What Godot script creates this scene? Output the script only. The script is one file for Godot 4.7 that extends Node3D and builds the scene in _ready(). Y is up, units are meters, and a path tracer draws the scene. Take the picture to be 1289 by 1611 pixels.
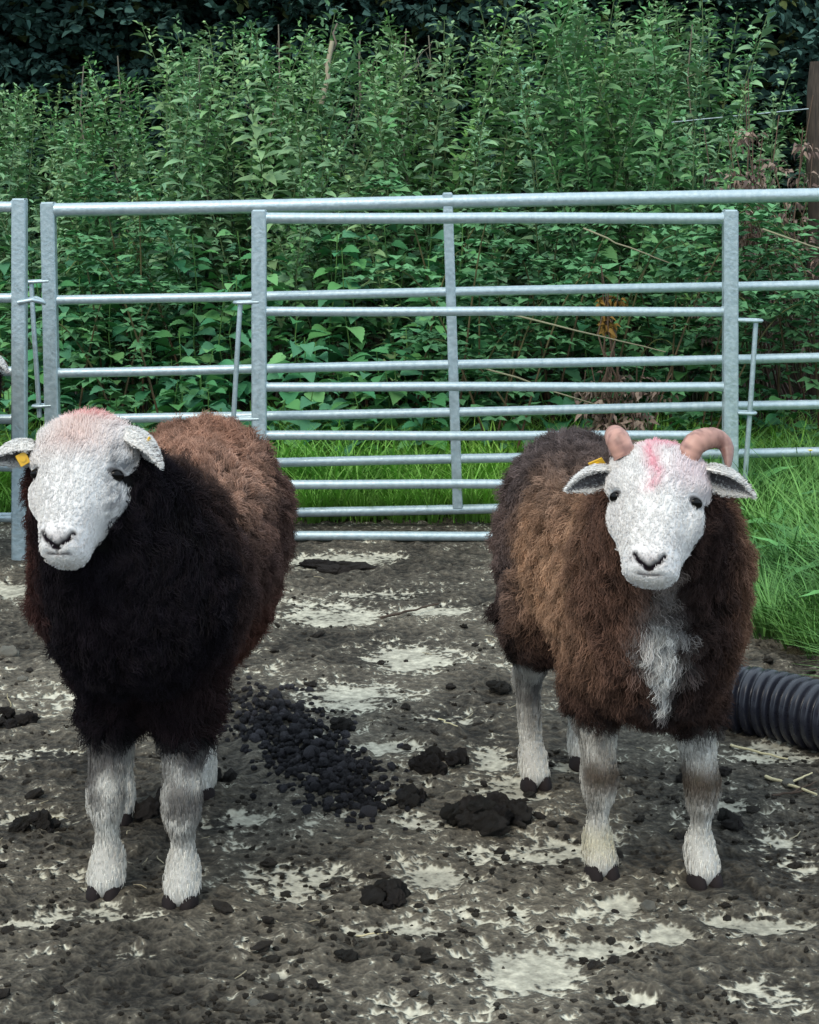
extends Node3D
# Two sheep on a muddy yard in front of galvanised hurdles, nettles and a hedge behind. Metres, y up.

var rng := RandomNumberGenerator.new()
var taken := {}
var M := {}

func _ready():
	rng.seed = 7
	# ---- camera ----
	var cam := Camera3D.new(); cam.name = "camera"
	cam.projection = Camera3D.PROJECTION_FRUSTUM
	cam.near = 0.1; cam.far = 300.0
	cam.size = 0.1 * 1611.0 / 3000.0
	cam.frustum_offset = Vector2(0, -0.1 * 587.5 / 3000.0)
	cam.position = Vector3(0, 1.34, 0)
	add_child(cam); cam.current = true
	# ---- sky, sun, exposure ----
	var we := WorldEnvironment.new(); we.name = "world"
	var env := Environment.new()
	env.background_mode = Environment.BG_SKY
	var sm := ProceduralSkyMaterial.new()
	sm.sky_top_color = Color(0.87, 0.94, 1.0)
	sm.sky_horizon_color = Color(0.80, 0.88, 0.96)
	sm.sky_curve = 0.25
	sm.ground_bottom_color = Color(0.2, 0.2, 0.19); sm.ground_horizon_color = Color(0.4, 0.42, 0.42)
	sm.sun_angle_max = 0.0
	var sky := Sky.new(); sky.sky_material = sm
	env.sky = sky
	env.tonemap_mode = Environment.TONE_MAPPER_LINEAR
	env.tonemap_exposure = 1.7
	env.sdfgi_enabled = true; env.ssao_enabled = true; env.ssil_enabled = true
	we.environment = env; add_child(we)
	var sun := DirectionalLight3D.new(); sun.name = "sun"
	sun.light_energy = 0.42; sun.light_angular_distance = 24.0; sun.light_color = Color(1.0, 0.97, 0.92)
	sun.shadow_enabled = true
	add_child(sun)
	sun.look_at_from_position(Vector3(-0.55, 1.25, 1.0), Vector3.ZERO)

	materials()
	yard()
	gates()
	hedge()
	weeds()
	grass()
	sheep_flock()
	pipe()
	litter()

# ------------------------------------------------------------------ naming
func numbered(called: String) -> String:
	var k: int = taken.get(called, 0)
	taken[called] = k + 1
	return called if k == 0 else "%s_%03d" % [called, k]

func thing(called: String, label: String, category: String, at := Vector3.ZERO, group := "") -> Node3D:
	var o := Node3D.new(); o.name = numbered(called); add_child(o)
	o.position = at
	tag(o, label, category, group)
	return o

func tag(o: Node, label: String, category: String, group := ""):
	o.set_meta("label", label); o.set_meta("category", category)
	if group != "": o.set_meta("group", group)

func part(called: String, mesh: Mesh, mat: Material, parent: Node) -> MeshInstance3D:
	var o := MeshInstance3D.new(); o.name = called; o.mesh = mesh
	if mat: o.material_override = mat
	parent.add_child(o, true)
	return o

func solo(called: String, mesh: Mesh, mat: Material, label: String, category: String, at := Vector3.ZERO, group := "") -> MeshInstance3D:
	var o := MeshInstance3D.new(); o.name = numbered(called); o.mesh = mesh
	if mat: o.material_override = mat
	add_child(o); o.position = at
	tag(o, label, category, group)
	return o

func structure(called: String, mesh: Mesh, mat: Material) -> MeshInstance3D:
	var o := MeshInstance3D.new(); o.name = numbered(called); o.mesh = mesh; o.material_override = mat
	add_child(o); o.set_meta("kind", "structure")
	return o

func copy(src: Node3D, called: String, label: String, at: Vector3, turn: float, size := 1.0) -> Node3D:
	var o: Node3D = src.duplicate(); o.name = numbered(called); add_child(o)
	o.position = at; o.rotation = Vector3(0, turn, 0); o.scale = Vector3.ONE * size
	o.set_meta("label", label)
	return o

func scatter(called: String, mesh: Mesh, mat: Material, xs: Array, cols: Array, parent: Node = self) -> MultiMeshInstance3D:
	var mm := MultiMesh.new()
	mm.transform_format = MultiMesh.TRANSFORM_3D
	mm.use_colors = true
	mm.mesh = mesh
	mm.instance_count = xs.size()
	for i in xs.size():
		mm.set_instance_transform(i, xs[i])
		mm.set_instance_color(i, cols[i])
	var o := MultiMeshInstance3D.new(); o.multimesh = mm; o.material_override = mat
	o.name = numbered(called) if parent == self else called
	parent.add_child(o, true)
	o.set_meta("kind", "stuff")
	return o

# ------------------------------------------------------------------ colour, noise
func S(r: float, g: float, b: float) -> Color:      # an sRGB 0-255 colour as linear
	return Color(r / 255.0, g / 255.0, b / 255.0).srgb_to_linear()

func R(a: float, b: float) -> float: return rng.randf_range(a, b)

func noise(sd: int, freq: float, oct := 4) -> FastNoiseLite:
	var n := FastNoiseLite.new(); n.seed = sd; n.frequency = freq
	n.noise_type = FastNoiseLite.TYPE_SIMPLEX_SMOOTH
	n.fractal_type = FastNoiseLite.FRACTAL_FBM; n.fractal_octaves = oct
	return n

func noise_tex(sd: int, freq: float, lo: Color, hi: Color, size := 512, bias := 0.5) -> NoiseTexture2D:
	var t := NoiseTexture2D.new(); t.width = size; t.height = size; t.seamless = true
	t.noise = noise(sd, freq)
	var g := Gradient.new(); g.set_color(0, lo); g.set_color(1, hi); g.set_offset(0, bias - 0.25); g.set_offset(1, bias + 0.25)
	t.color_ramp = g
	return t

func vmat(rough := 0.8, spec := 0.3, back := 0.0, sheen := 0.0) -> StandardMaterial3D:
	var m := StandardMaterial3D.new()
	m.vertex_color_use_as_albedo = true
	m.roughness = rough; m.metallic_specular = spec
	if back > 0.0:
		m.backlight_enabled = true; m.backlight = Color(back, back, back)
	if sheen > 0.0:
		m.rim_enabled = true; m.rim = sheen; m.rim_tint = 0.8
	return m

func materials():
	M.wool = vmat(0.9, 0.06, 0.0, 0.06)
	M.fur = vmat(0.75, 0.25)
	M.skin = vmat(0.75, 0.25)
	M.skin.heightmap_enabled = true; M.skin.heightmap_texture = noise_tex(30, 0.05, Color.BLACK, Color.WHITE); M.skin.heightmap_scale = 0.06
	M.skin.uv1_triplanar = true; M.skin.uv1_scale = Vector3(22, 9, 22)
	M.leaf = vmat(0.65, 0.3, 0.5)
	M.leaf_dull = vmat(0.75, 0.25, 0.4)
	M.grass = vmat(0.55, 0.4, 0.5)
	M.stem = vmat(0.75, 0.3)
	M.plain = vmat(0.85, 0.3)
	var z := StandardMaterial3D.new()
	z.albedo_texture = noise_tex(31, 0.035, Color(0.645, 0.715, 0.735), Color(0.72, 0.78, 0.795))
	z.metallic = 0.55; z.roughness = 0.5
	z.uv1_triplanar = true; z.uv1_world_triplanar = true; z.uv1_scale = Vector3.ONE * 2.3
	z.roughness_texture = noise_tex(32, 0.02, Color(0.6, 0.6, 0.6), Color(1, 1, 1))
	z.heightmap_enabled = true; z.heightmap_texture = noise_tex(33, 0.05, Color.BLACK, Color.WHITE); z.heightmap_scale = 0.03
	M.zinc = z
	var d := StandardMaterial3D.new()
	d.vertex_color_use_as_albedo = true
	d.roughness = 0.85; d.metallic_specular = 0.25
	d.uv1_triplanar = true; d.uv1_scale = Vector3.ONE * 6.0
	d.albedo_texture = noise_tex(34, 0.03, Color(0.75, 0.75, 0.75), Color(1, 1, 1))
	d.heightmap_enabled = true; d.heightmap_texture = noise_tex(35, 0.03, Color.BLACK, Color.WHITE); d.heightmap_scale = 0.8
	M.dirt = d
	var p := StandardMaterial3D.new()
	p.albedo_color = Color(0.125, 0.13, 0.165); p.roughness = 0.40; p.metallic_specular = 0.5
	p.roughness_texture = noise_tex(36, 0.02, Color(0.55, 0.55, 0.55), Color(1, 1, 1)); p.uv1_triplanar = true; p.uv1_scale = Vector3.ONE * 5.0
	p.detail_enabled = true; p.detail_albedo = noise_tex(38, 0.02, Color(0.17, 0.165, 0.17), Color(0.22, 0.21, 0.21)); p.detail_mask = noise_tex(37, 0.012, Color.BLACK, Color.WHITE, 512, 0.95)
	M.pipe = p
	var w := StandardMaterial3D.new()
	w.albedo_texture = noise_tex(39, 0.02, Color(0.20, 0.18, 0.17), Color(0.33, 0.29, 0.26)); w.roughness = 0.9
	w.uv1_triplanar = true; w.uv1_scale = Vector3(9, 0.9, 9)
	w.heightmap_enabled = true; w.heightmap_texture = w.albedo_texture; w.heightmap_scale = 0.5
	M.wood = w
	var e := StandardMaterial3D.new(); e.albedo_color = Color(0.05, 0.045, 0.045); e.roughness = 0.2; e.metallic_specular = 0.3
	M.eye = e
	var t := StandardMaterial3D.new(); t.albedo_color = Color(0.84, 0.66, 0.14); t.roughness = 0.4
	M.tag = t

# ------------------------------------------------------------------ mesh building
class MB:
	var v := PackedVector3Array()
	var n := PackedVector3Array()
	var c := PackedColorArray()
	var uv := PackedVector2Array()
	var ix := PackedInt32Array()
	func vert(p: Vector3, q: Vector3, k: Color) -> int:
		v.append(p); n.append(q); c.append(k)
		return v.size() - 1
	func tri(a: int, b: int, d: int):                # outward = counter-clockwise seen from outside
		ix.append(a); ix.append(d); ix.append(b)
	func quad(a: int, b: int, d: int, e: int):
		tri(a, b, d); tri(a, d, e)
	func flat(p: Array, k: Color):                     # a flat polygon, counter-clockwise
		var q: Vector3 = (p[1] - p[0]).cross(p[2] - p[0]).normalized()
		var at := v.size()
		for x in p: vert(x, q, k)
		for i in range(1, p.size() - 1): tri(at, at + i, at + i + 1)
	func tube(path: PackedVector3Array, rad: PackedFloat32Array, sides: int, k0: Color, k1: Color, caps := true, up_mix := Vector3.ZERO):
		var m := path.size()
		var t0 := (path[1] - path[0]).normalized()
		var x := t0.cross(Vector3(0.31, 0.87, 0.38)).normalized()
		var base := v.size()
		for i in m:
			var t := (path[mini(i + 1, m - 1)] - path[maxi(i - 1, 0)]).normalized()
			x = (x - t * x.dot(t)).normalized()
			var y := t.cross(x)
			var k := k0.lerp(k1, float(i) / (m - 1))
			for s in sides:
				var a := TAU * s / sides
				var q := x * cos(a) + y * sin(a)
				vert(path[i] + q * rad[i], (q + up_mix).normalized(), k)
		for i in m - 1:
			for s in sides:
				var a := base + i * sides + s
				var b := base + i * sides + (s + 1) % sides
				quad(a, b, b + sides, a + sides)
		if caps:
			for e in 2:
				var i := 0 if e == 0 else m - 1
				var q := -(path[1] - path[0]).normalized() if e == 0 else (path[m - 1] - path[m - 2]).normalized()
				var at := v.size()
				var k := k0 if e == 0 else k1
				vert(path[i], q, k)
				for s in sides: vert(v[base + i * sides + s], q, k)
				for s in sides:
					if e == 0: tri(at, at + 1 + (s + 1) % sides, at + 1 + s)
					else: tri(at, at + 1 + s, at + 1 + (s + 1) % sides)
	func box(x: Transform3D, size: Vector3, b: float, k: Color):   # a box with chamfered edges
		var h := size / 2.0
		for axis in 3:
			for sgn in [-1.0, 1.0]:
				var nx := Vector3.ZERO; nx[axis] = sgn
				var u := Vector3.ZERO; u[(axis + 1) % 3] = 1.0
				var w := nx.cross(u)
				var hu: float = h[(axis + 1) % 3]; var hw: float = h[(axis + 2) % 3]
				var c0: Vector3 = nx * h[axis]
				flat([x * (c0 - u * (hu - b) - w * (hw - b)), x * (c0 + u * (hu - b) - w * (hw - b)), x * (c0 + u * (hu - b) + w * (hw - b)), x * (c0 - u * (hu - b) + w * (hw - b))], k)
				var c1: Vector3 = nx * (h[axis] - b)
				for s2 in [-1.0, 1.0]:                     # chamfer towards +-u
					var p := [c0 + u * s2 * (hu - b) - w * (hw - b), c1 + u * s2 * hu - w * (hw - b), c1 + u * s2 * hu + w * (hw - b), c0 + u * s2 * (hu - b) + w * (hw - b)]
					if s2 < 0: p.reverse()
					flat([x * p[0], x * p[1], x * p[2], x * p[3]], k)
	func leaf(x: Transform3D, ln: float, wd: float, droop: float, fold: float, segs: int, k: Color, k2: Color, teeth := 0.0):
		# a leaf along +z, face up +y: a mid rib and two edges
		var base := v.size()
		for i in segs + 1:
			var t := float(i) / segs
			var w := wd * sin(PI * pow(t, 0.62)) * 0.5 if i < segs else 0.0
			if i == 0: w = wd * 0.10
			var z := ln * (t - 0.12 * droop * t * t)
			var y := -droop * ln * t * t * 0.5
			var mid := Vector3(0, y, z)
			var kk := k.lerp(k2, absf(t - 0.5))
			var zt := (teeth * ln / segs if i % 2 == 1 else -teeth * ln / segs)
			var e := fold * w
			vert(x * mid, x.basis * Vector3(0, 1, droop * t * 0.7).normalized(), kk)
			vert(x * (mid + Vector3(-w, e, zt)), x.basis * Vector3(fold * 0.7, 1, droop * t * 0.7).normalized(), kk)
			vert(x * (mid + Vector3(w, e, zt)), x.basis * Vector3(-fold * 0.7, 1, droop * t * 0.7).normalized(), kk)
		for i in segs:
			var a := base + i * 3
			quad(a + 1, a + 4, a + 3, a)
			quad(a, a + 3, a + 5, a + 2)
	func add(o: MB, x: Transform3D, k: Color):
		var at := v.size()
		for i in o.v.size():
			v.append(x * o.v[i]); n.append((x.basis * o.n[i]).normalized()); c.append(o.c[i] * k)
		for i in o.ix: ix.append(i + at)
	func mesh() -> ArrayMesh:
		var a := []; a.resize(Mesh.ARRAY_MAX)
		a[Mesh.ARRAY_VERTEX] = v; a[Mesh.ARRAY_NORMAL] = n; a[Mesh.ARRAY_COLOR] = c; a[Mesh.ARRAY_INDEX] = ix
		if uv.size() == v.size(): a[Mesh.ARRAY_TEX_UV] = uv
		var m := ArrayMesh.new(); m.add_surface_from_arrays(Mesh.PRIMITIVE_TRIANGLES, a)
		return m

func ball(stacks: int, slices: int, rad: Vector3, rough: float, nz: FastNoiseLite, off: Vector3, k: Color, flat_below := -9.0) -> MB:
	var mb := MB.new()
	for i in stacks + 1:
		var th := PI * i / stacks
		for j in slices + 1:
			var ph := TAU * j / slices
			var q := Vector3(sin(th) * cos(ph), cos(th), sin(th) * sin(ph))
			var r := 1.0 + rough * nz.get_noise_3dv(q * 1.0 + off) + rough * 0.5 * nz.get_noise_3dv(q * 2.7 + off * 2.0)
			var p := q * r * rad
			p.y = maxf(p.y, flat_below)
			mb.vert(p, (q / rad).normalized(), k)
	for i in stacks:
		for j in slices:
			var a := i * (slices + 1) + j
			mb.quad(a, a + 1, a + slices + 2, a + slices + 1)
	soften(mb)
	return mb

func soften(mb: MB):            # vertex normals from the faces, welding equal places
	var acc := {}
	for i in range(0, mb.ix.size(), 3):
		var a := mb.v[mb.ix[i]]; var b := mb.v[mb.ix[i + 2]]; var d := mb.v[mb.ix[i + 1]]
		var q := (b - a).cross(d - a)
		for e in 3:
			var key := mb.v[mb.ix[i + e]].snapped(Vector3.ONE * 1e-5)
			acc[key] = acc.get(key, Vector3.ZERO) + q
	for i in mb.v.size():
		var q: Vector3 = acc.get(mb.v[i].snapped(Vector3.ONE * 1e-5), Vector3.UP)
		if q.length_squared() > 0.0: mb.n[i] = q.normalized()

# ------------------------------------------------------------------ the yard
const X0 := -2.3
const X1 := 2.3
const Z0 := -2.2
const Z1 := -6.75
const TW := 2000
const TH := 2000
var mud := PackedFloat32Array()          # 0 = bare pale concrete, 1 = mud, per texel
var hgt := PackedFloat32Array()

func texel(x: float, z: float) -> int:
	var i := clampi(int((x - X0) / (X1 - X0) * TW), 0, TW - 1)
	var j := clampi(int((z - Z0) / (Z1 - Z0) * TH), 0, TH - 1)
	return j * TW + i

func ground_y(x: float, z: float) -> float:
	if x < X0 or x > X1 or z > Z0 or z < Z1: return 0.0
	return hgt[texel(x, z)]

func soft_y(x: float, z: float) -> float:
	var s := 0.0
	for q in [-0.005, 0.0, 0.005]:
		for r in [-0.005, 0.0, 0.005]: s += ground_y(x + q, z + r)
	return s / 9.0

func gp(px: float, py: float) -> Vector3:      # where the yard lies along a sight line
	var d := 1.34 * 3000.0 / (py - 218.0)
	var x := (px - 644.5) / 3000.0 * d
	return Vector3(x, ground_y(x, -d), -d)

func yard():
	var n1 := noise(11, 0.0052, 5); var n2 := noise(12, 0.022, 4); var n3 := noise(13, 0.085, 4); var n4 := noise(14, 0.0028, 4)
	var i1 := n1.get_image(TW, TH, false, false, true).get_data()
	var i2 := n2.get_image(TW, TH, false, false, true).get_data()
	var i3 := n3.get_image(TW, TH, false, false, true).get_data()
	var i5 := noise(15, 0.30, 2).get_image(TW, TH, false, false, true).get_data()
	var i4 := n4.get_image(TW, TH, false, false, true).get_data()
	# where the concrete shows through: x, y, half sizes in metres
	var bare := [
		[530, 888, 90, 14], [600, 880, 60, 8], [520, 965, 80, 22], [600, 940, 70, 10], [640, 1035, 80, 26], [550, 1098, 85, 26], [700, 1135, 60, 14], [620, 1180, 60, 10],
		[470, 1385, 85, 30], [690, 1385, 60, 16], [620, 1470, 90, 12], [800, 1245, 60, 22], [860, 1345, 130, 24], [900, 1210, 60, 12], [1230, 1195, 110, 16], [1180, 1180, 60, 8],
		[830, 1530, 100, 40], [930, 1500, 60, 20], [1060, 1475, 40, 14], [1210, 1570, 90, 36], [980, 1425, 30, 10], [60, 1192, 90, 14], [20, 928, 40, 10], [70, 1300, 60, 16], [160, 1445, 90, 16], [40, 1460, 50, 12], [340, 1300, 60, 10],
		[220, 1510, 50, 10], [380, 1290, 50, 10], [1230, 1350, 90, 50], [1190, 1460, 80, 14], [690, 1300, 60, 12], [420, 1540, 30, 8], [1150, 1270, 40, 14], [1000, 1580, 60, 12], [690, 960, 60, 10], [770, 1190, 40, 30],
	]
	var bonus := PackedFloat32Array(); bonus.resize(TW * TH)
	for b in bare:
		var p := gp_flat(b[0], b[1])
		var q := gp_flat(b[0] + b[2], b[1] + b[3])
		var rx := absf(q.x - p.x); var rz := absf(q.z - p.z)
		var ci := int((p.x - X0) / (X1 - X0) * TW); var cj := int((p.z - Z0) / (Z1 - Z0) * TH)
		var ri := int(rx * 1.7 / (X1 - X0) * TW) + 1; var rj := int(rz * 1.7 / (Z0 - Z1) * TH) + 1
		for j in range(maxi(0, cj - rj), mini(TH, cj + rj)):
			for i in range(maxi(0, ci - ri), mini(TW, ci + ri)):
				var e := Vector2(float(i - ci) / ri * 1.7, float(j - cj) / rj * 1.7).length()
				var w := clampf(1.45 - e, 0.0, 1.0)
				var at := j * TW + i
				bonus[at] = maxf(bonus[at], w)
	mud.resize(TW * TH); hgt.resize(TW * TH)
	var col := PackedByteArray(); col.resize(TW * TH * 3)
	var bmp := PackedByteArray(); bmp.resize(TW * TH)
	for at in TW * TH:
		var a := i1[at] / 255.0; var b := i2[at] / 255.0; var k := i3[at] / 255.0; var g := i4[at] / 255.0; var q5 := i5[at] / 255.0
		var bare_v := bonus[at] * 0.60 + (a - 0.5) * 0.8 + (b - 0.5) * 0.85 + (k - 0.5) * 1.0 + (g - 0.5) * 0.3 + (q5 - 0.5) * 0.34
		var m := 1.0 - smoothstep(0.22, 0.46, bare_v)
		mud[at] = m
		hgt[at] = m * m * (0.003 + maxf(0.0, b - 0.42) * 0.044 + a * 0.006 + maxf(0.0, k - 0.5) * 0.030)
		bmp[at] = int(clampf((0.15 * m + 0.2 * b * m + 0.55 * k * (0.25 + 0.75 * m) + 0.30 * q5 * (0.4 + 0.6 * m)), 0, 1) * 255.0)
		var mr := 80.0 + 44.0 * (a - 0.5) + 44.0 * (b - 0.5) + 66.0 * (k - 0.5) + 34.0 * (q5 - 0.5) + 56.0 * (g - 0.5)
		mr = maxf(mr, 30.0)
		var cr := 158.0 + 74.0 * (k - 0.5) + 60.0 * (b - 0.5) + 24.0 * (g - 0.5) + 30.0 * (q5 - 0.5)
		col[at * 3] = int(clampf(lerpf(cr, mr, m), 0, 255))
		col[at * 3 + 1] = int(clampf(lerpf(cr * 0.98, mr * 0.94, m), 0, 255))
		col[at * 3 + 2] = int(clampf(lerpf(cr * 0.885, mr * 0.825, m), 0, 255))
	var mat := StandardMaterial3D.new()
	mat.albedo_texture = ImageTexture.create_from_image(Image.create_from_data(TW, TH, false, Image.FORMAT_RGB8, col))
	mat.heightmap_enabled = true; mat.heightmap_scale = 1.5
	mat.heightmap_texture = ImageTexture.create_from_image(Image.create_from_data(TW, TH, false, Image.FORMAT_L8, bmp))
	mat.roughness = 0.85; mat.metallic_specular = 0.3
	mat.texture_repeat = false
	var nx := 370; var nz := 370
	var mb := MB.new()
	for j in nz + 1:
		var z := lerpf(Z0, Z1, float(j) / nz)
		for i in nx + 1:
			var x := lerpf(X0, X1, float(i) / nx)
			var e := 0.006
			var h := soft_y(x, z)
			var hx := soft_y(x + e, z) - soft_y(x - e, z); var hz := soft_y(x, z + e) - soft_y(x, z - e)
			mb.vert(Vector3(x, h, z), Vector3(-hx, 2 * e, -hz).normalized(), Color.WHITE)
			mb.uv.append(Vector2(float(i) / nx, float(j) / nz))
	for j in nz:
		for i in nx:
			var a := j * (nx + 1) + i
			mb.quad(a, a + 1, a + nx + 2, a + nx + 1)
	structure("muddy_yard", mb.mesh(), mat)
	# the ground out to the horizon, a little lower
	var far := StandardMaterial3D.new()
	far.albedo_texture = noise_tex(41, 0.01, Color(0.16, 0.17, 0.12), Color(0.26, 0.27, 0.19)); far.roughness = 0.95
	far.uv1_triplanar = true; far.uv1_world_triplanar = true; far.uv1_scale = Vector3.ONE * 0.5
	var gm := MB.new()
	gm.flat([Vector3(-150, -0.02, 150), Vector3(150, -0.02, 150), Vector3(150, -0.02, -150), Vector3(-150, -0.02, -150)], Color.WHITE)
	structure("ground", gm.mesh(), far)
	# the soil bank that the weeds grow on
	var soil := MB.new()
	var bn := noise(42, 1.3, 3)
	var cols := 60; var rows := 40
	for j in rows + 1:
		for i in cols + 1:
			var x := lerpf(-6.0, 6.0, float(i) / cols); var z := lerpf(-6.45, -16.0, float(j) / rows)
			soil.vert(Vector3(x, bank(x, z) + 0.03 * bn.get_noise_2d(x, z), z), Vector3.UP, S(52, 48, 36))
	for j in rows:
		for i in cols:
			var a := j * (cols + 1) + i
			soil.quad(a, a + 1, a + cols + 2, a + cols + 1)
	soften(soil)
	structure("soil_bank", soil.mesh(), M.dirt)
	var verge := MB.new()
	for j in 31:
		for i in 21:
			var z := lerpf(-4.35, -6.9, j / 30.0)
			var x := lerpf(verge_x(z) - 0.06, 3.2, i / 20.0)
			verge.vert(Vector3(x, -0.01 + minf(0.05, 0.25 * (x - verge_x(z) + 0.06)) + 0.012 * bn.get_noise_2d(x * 4, z * 4), z), Vector3.UP, S(70, 64, 48))
	for j in 30:
		for i in 20:
			var a := j * 21 + i
			verge.quad(a, a + 1, a + 22, a + 21)
	soften(verge)
	structure("verge", verge.mesh(), M.dirt)

func gp_flat(px: float, py: float) -> Vector3:
	var d := 1.34 * 3000.0 / (py - 218.0)
	return Vector3((px - 644.5) / 3000.0 * d, 0, -d)

func bank(x: float, z: float) -> float:
	return -0.03 + 0.05 * smoothstep(-6.45, -6.7, z) + 0.10 * smoothstep(-7.2, -8.6, z) + 0.2 * smoothstep(-8.6, -12.0, z)

func verge_x(z: float) -> float:
	return 0.98 + 0.05 * sin(z * 5.0) + 0.03 * sin(z * 13.0 + 1.0) + 0.10 * smoothstep(-5.0, -4.4, z) - 0.25 * smoothstep(-5.6, -6.4, z)

# ------------------------------------------------------------------ gates
const RAILS := [1.077, 0.769, 0.520, 0.359, 0.198, 0.027]

func rail(mb: MB, a: Vector3, b: Vector3, r: float):
	var pts := PackedVector3Array(); var rad := PackedFloat32Array()
	for i in 13:
		var t := i / 12.0
		pts.append(a.lerp(b, t) + Vector3(0, 0.0012 * sin(t * 9.0 + a.y * 20.0), 0)); rad.append(r)
	mb.tube(pts, rad, 16, Color.WHITE, Color.WHITE)

func hurdle(label: String, at: Vector3, width: float, lean: float, brace: float, r_top: float, r: float, foot: Vector2, pins: Array) -> Node3D:
	var g := thing("sheep_hurdle", label, "gate", at, "galvanised hurdles")
	g.rotation.z = lean
	for k in RAILS.size():
		var mb := MB.new()
		rail(mb, Vector3(0.02, RAILS[k], 0), Vector3(width - 0.02, RAILS[k], 0), r_top if k == 0 else r)
		part("rail", mb.mesh(), M.zinc, g)
	for s in 2:
		var mb := MB.new()
		var x := 0.0 if s == 0 else width
		var low: float = foot[s]
		mb.box(Transform3D(Basis(), Vector3(x, (1.105 + low) / 2, 0)), Vector3(0.048, 1.105 - low, 0.048), 0.004, Color.WHITE)
		part("post", mb.mesh(), M.zinc, g)
		# the welds where rails meet the post
		for k in RAILS.size():
			var wm := MB.new()
			var rr: float = (r_top if k == 0 else r) + 0.003
			wm.tube(PackedVector3Array([Vector3(x - (s * 2 - 1) * 0.023, RAILS[k], 0), Vector3(x - (s * 2 - 1) * 0.030, RAILS[k], 0)]), PackedFloat32Array([rr, rr - 0.002]), 14, Color.WHITE, Color.WHITE)
			part("weld", wm.mesh(), M.zinc, g)
	if brace > 0.0:
		var mb := MB.new()
		mb.box(Transform3D(Basis(Vector3.BACK, 0.012), Vector3(brace, 0.57, 0.012)), Vector3(0.034, 1.08, 0.012), 0.003, Color.WHITE)
		part("brace", mb.mesh(), M.zinc, g)
	for q in pins:     # [loop end x, side, top y, low loop y, lean, length]
		pin(g, q[0], q[1], q[2], q[3], q[4], q[5])
	return g

func pin(g: Node3D, x0: float, side: float, y0: float, y1: float, slant: float, ln: float):
	var xr := x0 + side * 0.062
	var rod := MB.new()
	var p := PackedVector3Array(); var rad := PackedFloat32Array()
	for i in 9:
		var t := i / 8.0
		p.append(Vector3(xr + slant * t, y0 - ln * t, 0.004 + 0.004 * sin(t * 5.0))); rad.append(0.0085)
	rod.tube(p, rad, 10, Color.WHITE, Color.WHITE)
	part("drop_pin", rod.mesh(), M.zinc, g)
	for y in [y0, y1]:
		var lp := MB.new()
		var c := PackedVector3Array(); var cr := PackedFloat32Array()
		var cx: float = xr + slant * (y0 - y) / ln
		for i in 15:
			var a := PI * 0.5 + PI * i / 14.0
			c.append(Vector3(cx - side * cos(a) * 0.020, y + 0.004, sin(a) * 0.020)); cr.append(0.006)
		c.insert(0, Vector3(x0, y + 0.006, 0.020)); cr.append(0.006)
		c.append(Vector3(x0, y + 0.006, -0.020)); cr.append(0.006)
		lp.tube(c, cr, 8, Color.WHITE, Color.WHITE)
		part("pin_loop", lp.mesh(), M.zinc, g)

func gates():
	var front := hurdle("galvanised hurdle with two square posts standing in front of the longer gate", Vector3(-0.4965, 0.0, -6.30), 1.556, 0.0, 0.0, 0.0185, 0.0155, Vector2(0, 0),
		[[0.0, -1.0, 0.795, 0.41, -0.027, 0.45], [1.578, 1.0, 0.735, 0.43, -0.045, 0.66]])
	front.rotation.y = 0.0
	hurdle("long galvanised gate leaning behind the shorter hurdle, braced in the middle", Vector3(-1.213, 0.018, -6.52), 2.78, 0.0205, 1.372, 0.0235, 0.0165, Vector2(0.02, 0.02), [[0.0, -1.0, 0.830, 0.405, 0.018, 0.46]])
	var g := hurdle("galvanised panel ending in a square post near the ear of the hornless sheep", Vector3(-3.109, 0.115, -6.04), 2.0, 0.0, 0.0, 0.0185, 0.0165, Vector2(-0.12, -0.12), [])
	g.scale = Vector3.ONE * 0.937
	var lp := MB.new()
	for s in [-1, 1]:
		lp.tube(PackedVector3Array([Vector3(2.0, 0.755, s * 0.027), Vector3(2.05, 0.765, s * 0.035), Vector3(2.075, 0.757, s * 0.02), Vector3(2.085, 0.75, 0)]), PackedFloat32Array([0.008, 0.008, 0.007, 0.006]), 8, Color.WHITE, Color.WHITE)
	part("latch_loop", lp.mesh(), M.zinc, g)

# ------------------------------------------------------------------ hedge and weeds
func leaf_frame(p: Vector3, dir: Vector3, roll := 0.0) -> Transform3D:     # +z along dir, +y as far up as it goes
	var z := dir.normalized()
	var x := Vector3.UP.cross(z)
	if x.length() < 0.01: x = Vector3.RIGHT
	x = x.normalized()
	var y := z.cross(x)
	return Transform3D(Basis(x, y, z).rotated(z, roll), p)

func limb(a: Vector3, b: Vector3, r0: float, r1: float, wob: float) -> Array:
	var p := PackedVector3Array(); var rad := PackedFloat32Array()
	for i in 8:
		var t := i / 7.0
		p.append(a.lerp(b, t) + Vector3(R(-wob, wob), 0, R(-wob, wob)) * sin(PI * t)); rad.append(lerpf(r0, r1, t))
	return [p, rad]

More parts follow.
